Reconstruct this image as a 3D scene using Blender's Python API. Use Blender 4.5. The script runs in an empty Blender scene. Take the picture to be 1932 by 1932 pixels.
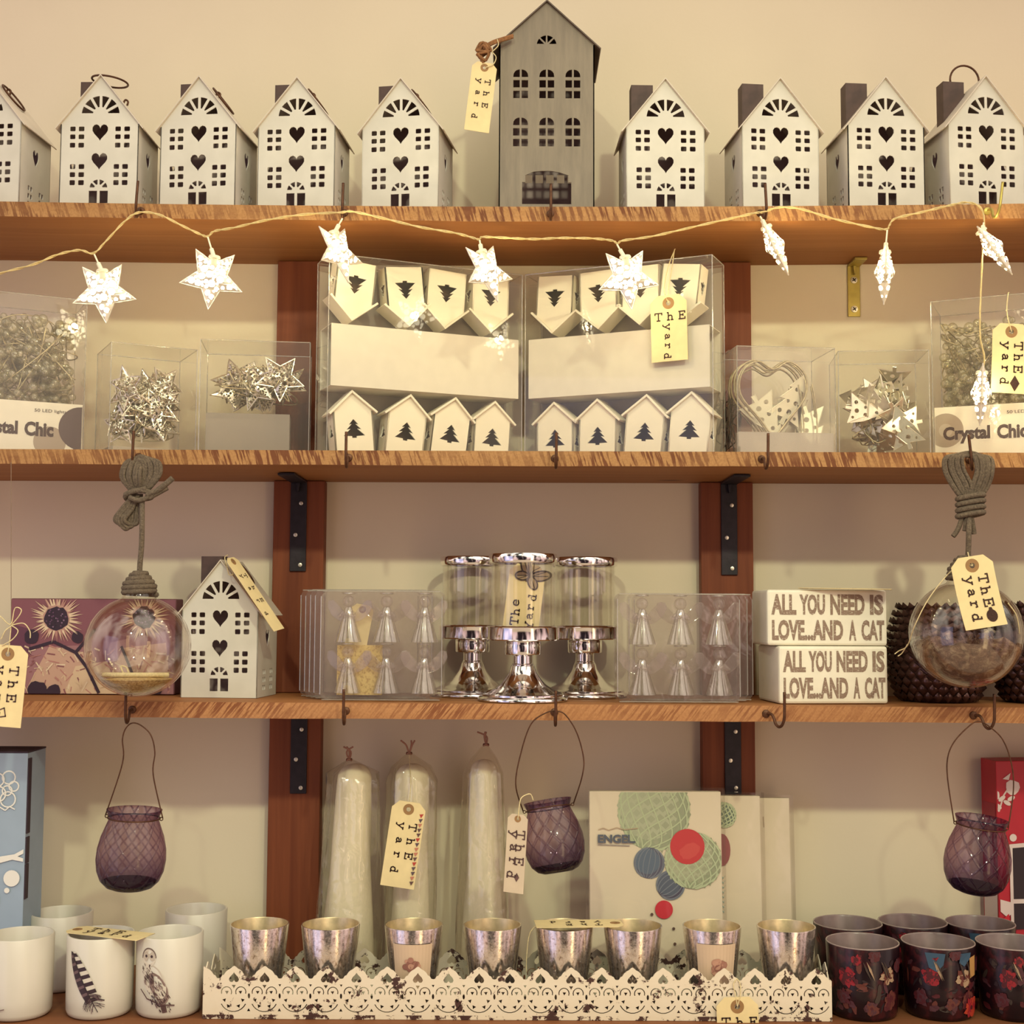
import bpy, bmesh, math, random
from mathutils import Vector, Matrix
C = bpy.context.scene.collection
PI = math.pi
random.seed(7)

# ------------------------------------------------------------------ camera
EZ = 1.5                      # eye height
DW = 1.71                     # camera to wall
F = 2500.0                    # focal length in pixels of a 1932 frame
PITCH = math.atan(190 / F)
ROLL = 0.0045
_f = Vector((0, math.cos(PITCH), math.sin(PITCH)))
_u0 = Vector((0, -math.sin(PITCH), math.cos(PITCH)))
_r0 = Vector((1, 0, 0))
CR = _r0 * math.cos(ROLL) + _u0 * math.sin(ROLL)
CU = _u0 * math.cos(ROLL) - _r0 * math.sin(ROLL)
CF = _f
CP = Vector((0, -DW, EZ))
cam_d = bpy.data.cameras.new('camera')
cam = bpy.data.objects.new('camera', cam_d)
C.objects.link(cam)
cam_d.sensor_width = 36
cam_d.lens = F / 1932 * 36
cam_d.clip_start = 0.05
cam.matrix_world = Matrix(((CR.x, CU.x, -CF.x, CP.x), (CR.y, CU.y, -CF.y, CP.y),
                           (CR.z, CU.z, -CF.z, CP.z), (0, 0, 0, 1)))
bpy.context.scene.camera = cam


def P(px, py, Y):
    """the point seen at pixel (px, py) that lies at depth Y"""
    d = CF + CR * ((px - 966) / F) - CU * ((py - 966) / F)
    return CP + d * ((Y - CP.y) / d.y)


def S(Y):
    return (Y + DW) / F


# ------------------------------------------------------------------ world, lights, exposure
sc = bpy.context.scene
sc.view_settings.view_transform = 'Standard'
sc.view_settings.look = 'None'
sc.view_settings.gamma = 1.0
sc.view_settings.use_curve_mapping = False
sc.view_settings.exposure = 0.28
try:
    sc.cycles.max_bounces = 8
    sc.cycles.diffuse_bounces = 3
    sc.cycles.glossy_bounces = 4
    sc.cycles.transmission_bounces = 6
    sc.cycles.transparent_max_bounces = 32
    sc.cycles.use_denoising = True
    sc.cycles.sample_clamp_indirect = 4.0
    sc.cycles.caustics_reflective = False
    sc.cycles.caustics_refractive = False
except Exception:
    pass
w = bpy.data.worlds.new('shop_ambient')
sc.world = w
w.use_nodes = True
nt = w.node_tree
nt.nodes.clear()
o_ = nt.nodes.new('ShaderNodeOutputWorld')
b_ = nt.nodes.new('ShaderNodeBackground')
tc = nt.nodes.new('ShaderNodeTexCoord')
sp = nt.nodes.new('ShaderNodeSeparateXYZ')
rp = nt.nodes.new('ShaderNodeValToRGB')
mp = nt.nodes.new('ShaderNodeMapRange')
mp.inputs['From Min'].default_value = -1.0
mp.inputs['From Max'].default_value = 1.0
rp.color_ramp.elements[0].position = 0.25
rp.color_ramp.elements[0].color = (0.16, 0.095, 0.08, 1)
rp.color_ramp.elements[1].position = 0.75
rp.color_ramp.elements[1].color = (0.50, 0.445, 0.37, 1)
e = rp.color_ramp.elements.new(0.48)
e.color = (0.26, 0.185, 0.175, 1)
nt.links.new(tc.outputs['Generated'], sp.inputs[0])
nt.links.new(sp.outputs['Z'], mp.inputs['Value'])
nt.links.new(mp.outputs[0], rp.inputs[0])
# upright noise bands, dark and bright, added to the unseen room for chrome reflections
vm = nt.nodes.new('ShaderNodeMapping')
vm.inputs['Scale'].default_value = (2.6, 2.6, 0.7)
nz_ = nt.nodes.new('ShaderNodeTexNoise')
nz_.inputs['Scale'].default_value = 1.0
nz_.inputs['Detail'].default_value = 2.0
r2 = nt.nodes.new('ShaderNodeValToRGB')
r2.color_ramp.elements[0].position = 0.43
r2.color_ramp.elements[0].color = (0.04, 0.035, 0.045, 1)
r2.color_ramp.elements[1].position = 0.56
r2.color_ramp.elements[1].color = (1.9, 1.9, 1.88, 1)
mm = nt.nodes.new('ShaderNodeMix')
mm.data_type = 'RGBA'
mm.blend_type = 'MULTIPLY'
mm.inputs[0].default_value = 1.0
nt.links.new(tc.outputs['Generated'], vm.inputs[0])
nt.links.new(vm.outputs[0], nz_.inputs['Vector'])
nt.links.new(nz_.outputs['Fac'], r2.inputs[0])
nt.links.new(rp.outputs[0], mm.inputs[6])
nt.links.new(r2.outputs[0], mm.inputs[7])
nt.links.new(mm.outputs[2], b_.inputs[0])
nt.links.new(b_.outputs[0], o_.inputs[0])
b_.inputs[1].default_value = 1.88


def lamp(name, kind, loc, energy, color, target=None, **kw):
    d = bpy.data.lights.new(name, kind)
    d.energy = energy
    d.color = color
    for k, v in kw.items():
        setattr(d, k, v)
    o = bpy.data.objects.new(name, d)
    C.objects.link(o)
    o.location = loc
    if target is not None:
        o.rotation_euler = (Vector(target) - Vector(loc)).to_track_quat('-Z', 'Y').to_euler()
    return o


# two warm ceiling spots in front of the shelves, a cool shop window far left, a warm lamp right
lamp('ceiling_spot_near', 'SPOT', (0.62, -2.45, EZ + 1.33), 66, (0.95, 1.0, 0.66), (0.05, 0, EZ - 0.26),
     spot_size=1.0, spot_blend=1.0, shadow_soft_size=0.05)
lamp('ceiling_spot_far', 'SPOT', (-0.45, -2.55, EZ + 1.36), 50, (0.95, 1.0, 0.66), (-0.05, 0, EZ - 0.26),
     spot_size=1.0, spot_blend=1.0, shadow_soft_size=0.05)
lamp('shop_window', 'AREA', (-1.9, -1.75, 1.25), 6.0, (0.66, 0.66, 1.0), (0, -0.2, 1.25),
     shape='RECTANGLE', size=1.3, size_y=2.0)
lamp('shop_lamp', 'AREA', (1.25, -2.3, 1.15), 4.0, (1.0, 0.72, 0.36), (0, -0.2, 1.2),
     shape='RECTANGLE', size=0.35, size_y=1.8)


# ------------------------------------------------------------------ colour and material helpers
def lin(c):
    c = c / 255.0
    return c / 12.92 if c <= 0.04045 else ((c + 0.055) / 1.055) ** 2.4


def rgb(r, g, b):
    return (lin(r), lin(g), lin(b), 1)


class NT:
    def __init__(s, name):
        s.m = bpy.data.materials.new(name)
        s.m.use_nodes = True
        s.t = s.m.node_tree
        s.t.nodes.clear()
        s.out = s.t.nodes.new('ShaderNodeOutputMaterial')

    def n(s, kind, **kw):
        nd = s.t.nodes.new('ShaderNode' + kind)
        for k, v in kw.items():
            setattr(nd, k, v)
        return nd

    def l(s, a, b):
        s.t.links.new(a, b)

    def val(s, sock, v):
        if hasattr(v, 'is_output'):
            s.l(v, sock)
        else:
            sock.default_value = v

    def math(s, op, a, b=0.0, clamp=False):
        nd = s.n('Math', operation=op)
        nd.use_clamp = clamp
        s.val(nd.inputs[0], a)
        s.val(nd.inputs[1], b)
        return nd.outputs[0]

    def coord(s, kind='Object'):
        return s.n('TexCoord').outputs[kind]

    def mapping(s, vec, scale=(1, 1, 1), rot=(0, 0, 0), loc=(0, 0, 0)):
        nd = s.n('Mapping')
        nd.inputs['Scale'].default_value = scale
        nd.inputs['Rotation'].default_value = rot
        nd.inputs['Location'].default_value = loc
        s.l(vec, nd.inputs['Vector'])
        return nd.outputs[0]

    def noise(s, vec, scale, detail=3, rough=0.5, dist=0.0):
        nd = s.n('TexNoise')
        s.l(vec, nd.inputs['Vector'])
        nd.inputs['Scale'].default_value = scale
        nd.inputs['Detail'].default_value = detail
        nd.inputs['Roughness'].default_value = rough
        nd.inputs['Distortion'].default_value = dist
        return nd.outputs['Fac']

    def ramp(s, fac, stops):
        nd = s.n('ValToRGB')
        el = nd.color_ramp.elements
        while len(el) < len(stops):
            el.new(0.5)
        for e, (p, c) in zip(el, stops):
            e.position = p
            e.color = c
        s.l(fac, nd.inputs[0])
        return nd.outputs[0]

    def mix(s, fac, a, b):
        nd = s.n('Mix', data_type='RGBA')
        s.val(nd.inputs[0], fac)
        s.val(nd.inputs[6], a)
        s.val(nd.inputs[7], b)
        return nd.outputs[2]

    def bsdf(s, color, rough=0.6, metal=0.0, bump=None, bump_s=0.2, bump_d=0.001, spec=0.5, coat=0.0, trans=0.0):
        b = s.n('BsdfPrincipled')
        s.val(b.inputs['Base Color'], color)
        s.val(b.inputs['Roughness'], rough)
        s.val(b.inputs['Metallic'], metal)
        b.inputs['Specular IOR Level'].default_value = spec
        b.inputs['Coat Weight'].default_value = coat
        if bump is not None:
            bp = s.n('Bump')
            bp.inputs['Strength'].default_value = bump_s
            bp.inputs['Distance'].default_value = bump_d
            s.l(bump, bp.inputs['Height'])
            s.l(bp.outputs[0], b.inputs['Normal'])
        return b.outputs[0]

    def done(s, sh):
        s.l(sh, s.out.inputs[0])
        return s.m


def plain(name, c, rough=0.6, metal=0.0, var=0.08, scale=60, bump=0.0, coat=0.0, spec=0.5):
    t = NT(name)
    v = t.coord()
    nz = t.noise(v, scale, 3)
    dark = tuple(x * (1 - var) for x in c[:3]) + (1,)
    lite = tuple(min(1, x * (1 + var)) for x in c[:3]) + (1,)
    col = t.ramp(nz, [(0.3, dark), (0.7, lite)])
    return t.done(t.bsdf(col, rough, metal, nz if bump else None, bump, 0.002, spec, coat))


def clear(name, tint=(1, 1, 1), refl=0.05, edge=0.7, rough=0.04, haze=0.0, hazec=(0.8, 0.78, 0.72, 1), wrinkle=0.0, wscale=40,
          edge_dark=0.0):
    """thin clear sheet: transmits straight through, mirrors at grazing angles"""
    t = NT(name)
    lw = t.n('LayerWeight')
    lw.inputs['Blend'].default_value = 0.5
    g = t.n('BsdfGlossy')
    g.inputs['Roughness'].default_value = rough
    g.inputs['Color'].default_value = (1, 1, 1, 1)
    if wrinkle:
        bp = t.n('Bump')
        bp.inputs['Strength'].default_value = wrinkle
        bp.inputs['Distance'].default_value = 0.004
        t.l(t.noise(t.coord(), wscale, 2, 0.5, 0.6), bp.inputs['Height'])
        t.l(bp.outputs[0], g.inputs['Normal'])
        t.l(bp.outputs[0], lw.inputs['Normal'])
    tr = t.n('BsdfTransparent')
    fac = lw.outputs['Facing']
    p4 = t.math('POWER', fac, 4.0)
    if edge_dark:
        p2 = t.math('MULTIPLY', t.math('POWER', fac, 1.5), edge_dark, True)
        t.l(t.mix(p2, tint + (1,), tuple(x * x * 0.5 for x in tint) + (1,)), tr.inputs[0])
    else:
        tr.inputs[0].default_value = tint + (1,)
    amt = t.math('ADD', t.math('MULTIPLY', p4, edge), refl, True)
    mx = t.n('MixShader')
    t.l(amt, mx.inputs[0])
    t.l(tr.outputs[0], mx.inputs[1])
    t.l(g.outputs[0], mx.inputs[2])
    sh = mx.outputs[0]
    if haze:
        d = t.n('BsdfDiffuse')
        d.inputs[0].default_value = hazec
        m2 = t.n('MixShader')
        m2.inputs[0].default_value = haze
        t.l(sh, m2.inputs[1])
        t.l(d.outputs[0], m2.inputs[2])
        sh = m2.outputs[0]
    return t.done(sh)


M = {}
# wall paint
t = NT('wall_paint')
v = t.coord()
n1 = t.noise(v, 3, 4)
n2 = t.noise(v, 160, 3)
M['wall'] = t.done(t.bsdf(t.ramp(n1, [(0.3, rgb(222, 208, 182)), (0.7, rgb(230, 216, 190))]), 0.85, 0, n2, 0.06, 0.002))


def wood(name, c0, c1, cdark, saw=None, fq=250):
    t = NT(name)
    v = t.coord()
    grain = t.noise(t.mapping(v, (2.2, 55, 55)), 1.0, 6, 0.6, 0.8)
    big = t.noise(t.mapping(v, (3, 8, 8)), 1.0, 3)
    col = t.mix(t.math('MULTIPLY', big, 0.7), t.ramp(grain, [(0.3, c0), (0.7, c1)]), c0)
    kn = t.n('TexVoronoi')
    kn.inputs['Scale'].default_value = 1.0
    t.l(t.mapping(v, (4.2, 9, 9), loc=(0.37, 0.2, 0.1)), kn.inputs['Vector'])
    knot = t.ramp(kn.outputs['Distance'], [(0.045, (1, 1, 1, 1)), (0.10, (0, 0, 0, 1))])
    col = t.mix(t.math('MULTIPLY', knot, 0.75), col, cdark)
    h = grain
    if saw is not None:
        rv = t.mapping(v, (1, 1, 1), rot=(0, saw, 0))
        n_a = t.noise(t.mapping(rv, (fq, 1, 26)), 1.0, 3, 0.55)
        n_b = t.noise(t.mapping(v, (7, 1, 20)), 1.0, 3, 0.6)
        st = t.math('MULTIPLY', t.ramp(n_a, [(0.48, (0, 0, 0, 1)), (0.55, (1, 1, 1, 1))]),
                    t.ramp(n_b, [(0.36, (0.25, 0.25, 0.25, 1)), (0.6, (1, 1, 1, 1))]))
        fine = t.noise(v, 380, 3, 0.6)
        col = t.mix(t.math('MULTIPLY', t.ramp(fine, [(0.4, (0, 0, 0, 1)), (0.7, (1, 1, 1, 1))]), 0.35), col, cdark)
        col = t.mix(t.math('MULTIPLY', st, 0.95), col, cdark)
        h = t.math('SUBTRACT', grain, st)
    return t.done(t.bsdf(col, 0.62, 0, h, 0.25, 0.001, 0.3))


M['board'] = wood('pine_board', rgb(144, 92, 52), rgb(170, 116, 70), rgb(66, 32, 22))
M['edge_a'] = wood('sawn_edge_back_slant', rgb(164, 119, 72), rgb(184, 140, 92), rgb(104, 56, 28), saw=math.radians(17))
M['edge_b'] = wood('sawn_edge_forward_slant', rgb(166, 115, 72), rgb(186, 135, 90), rgb(122, 70, 40), saw=math.radians(-38), fq=360)
t = NT('upright_pine')
v = t.coord()
gr = t.noise(t.mapping(v, (60, 60, 2.2)), 1.0, 6, 0.6, 0.8)
M['upright'] = t.done(t.bsdf(t.ramp(gr, [(0.3, rgb(104, 50, 28)), (0.7, rgb(134, 72, 42))]), 0.6, 0, gr, 0.2, 0.001, 0.3))
M['counter'] = wood('counter_board', rgb(116, 70, 44), rgb(140, 90, 56), rgb(64, 32, 22))

M['black_iron'] = plain('black_iron', rgb(36, 28, 36), 0.5, 0.3, 0.3, 90, 0.2)
M['hook'] = plain('bronzed_hook_wire', rgb(84, 52, 34), 0.45, 0.6, 0.3, 200)
M['brass'] = plain('yellow_zinc', rgb(176, 158, 84), 0.4, 0.7, 0.15, 60)
M['screw'] = plain('screw_steel', rgb(214, 206, 190), 0.35, 0.8, 0.1)
M['dark'] = plain('dark_recess', rgb(30, 18, 20), 0.8)

t = NT('white_tin')
v = t.coord()
n1 = t.noise(v, 25, 4)
M['tin_white'] = t.done(t.bsdf(t.ramp(n1, [(0.3, rgb(202, 197, 184)), (0.7, rgb(216, 211, 198))]), 0.5, 0, n1, 0.05))
M['tin_roof'] = plain('white_tin_roof', rgb(206, 194, 178), 0.5, 0.0, 0.06, 30)
M['tin_inside'] = plain('bare_tin_inside', rgb(176, 152, 150), 0.6, 0.0, 0.15, 50)
M['tin_chimney'] = plain('dark_tin', rgb(82, 62, 56), 0.6, 0.2, 0.25, 60)
t = NT('grey_zinc')
v = t.coord()
n1 = t.noise(t.mapping(v, (90, 90, 14)), 1.0, 5, 0.6)
M['zinc'] = t.done(t.bsdf(t.ramp(n1, [(0.25, rgb(114, 102, 88)), (0.8, rgb(144, 131, 112))]), 0.55, 0.0, n1, 0.1))
M['zinc_roof'] = plain('zinc_roof', rgb(92, 76, 66), 0.55, 0.1, 0.2, 60)

M['card'] = plain('manila_card', rgb(230, 208, 156), 0.7, 0, 0.05, 70)
M['card_white'] = plain('white_card', rgb(222, 214, 198), 0.7, 0, 0.03, 60)
M['eyelet'] = plain('brown_eyelet', rgb(150, 112, 70), 0.7, 0, 0.1)
M['ink'] = plain('stamp_ink', rgb(60, 34, 26), 0.8, 0, 0.5, 900)
M['ink_soft'] = plain('stamp_ink_faded', rgb(92, 66, 62), 0.8, 0, 0.4, 700)
M['string'] = plain('cream_string', rgb(214, 196, 150), 0.8, 0, 0.15, 500)
M['cord'] = plain('clear_light_cable', rgb(214, 190, 132), 0.35, 0, 0.15, 300)
t = NT('jute_rope')
v = t.coord()
n1 = t.noise(v, 420, 4, 0.6, 1.2)
n2 = t.noise(v, 60, 3)
col = t.mix(t.math('MULTIPLY', n2, 0.6), t.ramp(n1, [(0.3, rgb(72, 60, 50)), (0.7, rgb(138, 120, 98))]), rgb(96, 82, 70))
M['rope'] = t.done(t.bsdf(col, 0.9, 0, n1, 0.8, 0.003))
M['jute'] = plain('brown_jute', rgb(136, 92, 56), 0.9, 0, 0.35, 300, 0.5)

M['plastic'] = clear('clear_box_plastic', (0.965, 0.955, 0.94), 0.045, 0.6, 0.03, 0.045)
M['plastic_edge'] = clear('box_fold_edge', (0.80, 0.78, 0.74), 0.20, 0.6, 0.12, 0.18)
M['frost'] = clear('frosted_insert', (0.75, 0.73, 0.72), 0.05, 0.3, 0.3, 0.45, rgb(190, 178, 165))
M['blister'] = clear('blister_plastic', (0.94, 0.92, 0.91), 0.05, 0.65, 0.06, 0.09, rgb(205, 190, 185), 0.35, 45)
M['cello'] = clear('cellophane', (0.96, 0.945, 0.91), 0.07, 0.8, 0.06, 0.05, rgb(225, 215, 190), 1.0, 42)
M['glass'] = clear('thin_clear_glass', (0.965, 0.955, 0.935), 0.05, 0.85, 0.01, 0.0)
M['crystal'] = clear('acrylic_crystal', (0.88, 0.87, 0.84), 0.24, 0.7, 0.08, 0.06, rgb(215, 205, 180))
M['crystal_bead'] = clear('crystal_bead', (0.90, 0.88, 0.80), 0.12, 0.6, 0.05, 0.12, rgb(215, 205, 160), edge_dark=0.55)
M['chrome'] = plain('chrome', (0.83, 0.80, 0.78, 1), 0.09, 1.0, 0.02)
M['silver'] = plain('silver_filigree', (0.80, 0.74, 0.60, 1), 0.30, 0.9, 0.1, 200)
M['silver_lit'] = plain('silver_filigree_lit', (0.85, 0.78, 0.66, 1), 0.35, 0.5, 0.1, 200)
M['tree_white'] = plain('white_enamel_tree', rgb(226, 216, 188), 0.4, 0.2, 0.05)
M['wire'] = plain('silver_wire', rgb(178, 162, 128), 0.35, 0.5, 0.2, 300)
M['wire_dark'] = plain('dark_wire', rgb(70, 50, 42), 0.5, 0.5, 0.2, 300)
t = NT('lit_star_diffuser')
em = t.n('Emission')
em.inputs[0].default_value = (1.0, 0.90, 0.62, 1)
em.inputs[1].default_value = 4.0
tr = t.n('BsdfTransparent')
tr.inputs[0].default_value = (0.85, 0.85, 0.85, 1)
ad = t.n('AddShader')
t.l(em.outputs[0], ad.inputs[0])
t.l(tr.outputs[0], ad.inputs[1])
M['glow'] = t.done(ad.outputs[0])
M['socket'] = plain('white_lamp_socket', rgb(240, 232, 205), 0.4)

t = NT('printed_colours')
at = t.n('Attribute')
at.attribute_name = 'Col'
M['print'] = t.done(t.bsdf(at.outputs['Color'], 0.55))

M['ceramic'] = plain('white_porcelain', rgb(206, 198, 184), 0.35, 0, 0.02, 20, coat=0.2)
t = NT('mercury_glass')
v = t.coord()
n1 = t.noise(t.mapping(v, (1, 1, 0.6)), 260, 5, 0.7, 0.6)
n2 = t.noise(v, 420, 3, 0.6)
col = t.ramp(n1, [(0.32, rgb(140, 116, 96)), (0.46, rgb(220, 208, 196)), (0.7, rgb(238, 230, 222))])
ro = t.ramp(n2, [(0.35, (0.10,) * 3 + (1,)), (0.75, (0.32,) * 3 + (1,))])
M['mercury'] = t.done(t.bsdf(col, ro, 0.92, n2, 0.08, 0.001))
M['mercury_in'] = plain('mercury_glass_inside', rgb(204, 184, 146), 0.35, 0.7, 0.15, 120)
M['wax'] = plain('candle_wax', rgb(232, 212, 160), 0.5, 0, 0.04)

t = NT('chipped_white_paint')
v = t.coord()
n1 = t.noise(v, 42, 6, 0.7)
sx = t.n('SeparateXYZ')
t.l(v, sx.inputs[0])
low = t.math('MULTIPLY', t.math('LESS_THAN', sx.outputs['Z'], 0.0045), 0.08)
top = t.math('MULTIPLY', t.math('GREATER_THAN', sx.outputs['Z'], 0.041), 0.03)
fac = t.math('ADD', t.math('ADD', n1, low), top)
col = t.ramp(fac, [(0.0, rgb(228, 216, 196)), (0.585, rgb(222, 206, 182)), (0.61, rgb(70, 40, 34)), (1.0, rgb(40, 22, 22))])
M['chippy'] = t.done(t.bsdf(col, 0.6, 0, fac, 0.3, 0.001))
M['rust'] = plain('dark_rusty_tin', rgb(58, 34, 30), 0.7, 0.2, 0.4, 70)


def lattice_glass(name, tint, dark):
    """moulded tinted glass with a diamond relief"""
    t = NT(name)
    v = t.coord()
    s = t.n('SeparateXYZ')
    t.l(v, s.inputs[0])
    ang = t.math('MULTIPLY', t.math('ARCTAN2', s.outputs['Y'], s.outputs['X']), 12 / (2 * PI))
    z = t.math('MULTIPLY', s.outputs['Z'], 42.0)
    lines = []
    for sg in (1, -1):
        a = t.math('ADD', ang, t.math('MULTIPLY', z, sg))
        fr = t.math('ABSOLUTE', t.math('SUBTRACT', t.math('FRACT', t.math('ADD', a, 100.0)), 0.5))
        lines.append(t.ramp(fr, [(0.40, (0, 0, 0, 1)), (0.47, (1, 1, 1, 1))]))
    ln = t.math('MAXIMUM', lines[0], lines[1])
    lw = t.n('LayerWeight')
    lw.inputs['Blend'].default_value = 0.5
    facing = lw.outputs['Facing']
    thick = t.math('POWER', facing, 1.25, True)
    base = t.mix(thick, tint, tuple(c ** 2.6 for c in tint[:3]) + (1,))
    # the glass is tinted deeper towards its heavy base
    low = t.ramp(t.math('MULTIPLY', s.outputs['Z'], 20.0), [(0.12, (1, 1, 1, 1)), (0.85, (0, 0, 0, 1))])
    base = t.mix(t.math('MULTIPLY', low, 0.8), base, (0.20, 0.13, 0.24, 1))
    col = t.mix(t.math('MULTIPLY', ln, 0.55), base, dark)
    tr = t.n('BsdfTransparent')
    t.l(col, tr.inputs[0])
    g = t.n('BsdfGlossy')
    g.inputs['Roughness'].default_value = 0.06
    bp = t.n('Bump')
    bp.inputs['Strength'].default_value = 0.5
    bp.inputs['Distance'].default_value = 0.001
    t.l(ln, bp.inputs['Height'])
    t.l(bp.outputs[0], g.inputs['Normal'])
    mx = t.n('MixShader')
    t.l(t.math('ADD', t.math('MULTIPLY', t.math('POWER', facing, 4.0), 0.35), 0.04, True), mx.inputs[0])
    t.l(tr.outputs[0], mx.inputs[1])
    t.l(g.outputs[0], mx.inputs[2])
    d = t.n('BsdfDiffuse')
    d.inputs[0].default_value = rgb(86, 58, 92)
    m2 = t.n('MixShader')
    m2.inputs[0].default_value = 0.08
    t.l(mx.outputs[0], m2.inputs[1])
    t.l(d.outputs[0], m2.inputs[2])
    return t.done(m2.outputs[0])


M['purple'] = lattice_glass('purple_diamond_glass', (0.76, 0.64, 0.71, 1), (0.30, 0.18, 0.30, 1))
M['purple_base'] = clear('purple_thick_base', (0.22, 0.13, 0.25), 0.04, 0.3, 0.05, 0.12, rgb(66, 40, 76))

t = NT('floral_glass')
v = t.coord()
n1 = t.noise(v, 26, 4, 0.6)
n2 = t.noise(t.mapping(v, (1, 1, 1), loc=(3, 1, 2)), 60, 4, 0.6)
col = t.ramp(n1, [(0.30, rgb(18, 8, 14)), (0.50, rgb(30, 11, 16)), (0.58, rgb(62, 20, 24)), (0.66, rgb(28, 13, 16)), (0.75, rgb(76, 46, 36))])
col = t.mix(t.ramp(n2, [(0.55, (0, 0, 0, 1)), (0.68, (0.8, 0.8, 0.8, 1))]), col, rgb(22, 10, 18))
M['floral'] = t.done(t.bsdf(col, 0.3, 0, None, coat=0.15, spec=0.3))
M['floral_in'] = plain('floral_glass_inside', rgb(120, 100, 98), 0.3, 0.0, 0.25, 40)
M['pinecone'] = plain('dark_bronze_scales', rgb(84, 58, 52), 0.22, 0.6, 0.35, 120)
M['roll'] = plain('white_rolled_paper', rgb(238, 226, 198), 0.75, 0, 0.05, 30, 0.1)
t = NT('sand')
v = t.coord()
n1 = t.noise(v, 420, 3)
M['sand'] = t.done(t.bsdf(t.ramp(n1, [(0.3, rgb(150, 116, 70)), (0.7, rgb(216, 184, 124))]), 0.9, 0, n1, 0.6))
t = NT('dried_feathers')
v = t.coord()
n1 = t.noise(v, 95, 6, 0.75, 0.6)
M['feather_fill'] = t.done(t.bsdf(t.ramp(n1, [(0.3, rgb(66, 38, 30)), (0.5, rgb(128, 92, 72)), (0.7, rgb(190, 164, 134))]), 0.9, 0, n1, 0.8, 0.01))
# ------------------------------------------------------------------ geometry helpers
def rotm(x=0, y=0, z=0):
    from mathutils import Euler
    return Euler((x, y, z)).to_matrix().to_4x4()


def TR(x=0, y=0, z=0):
    return Matrix.Translation((x, y, z))


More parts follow.
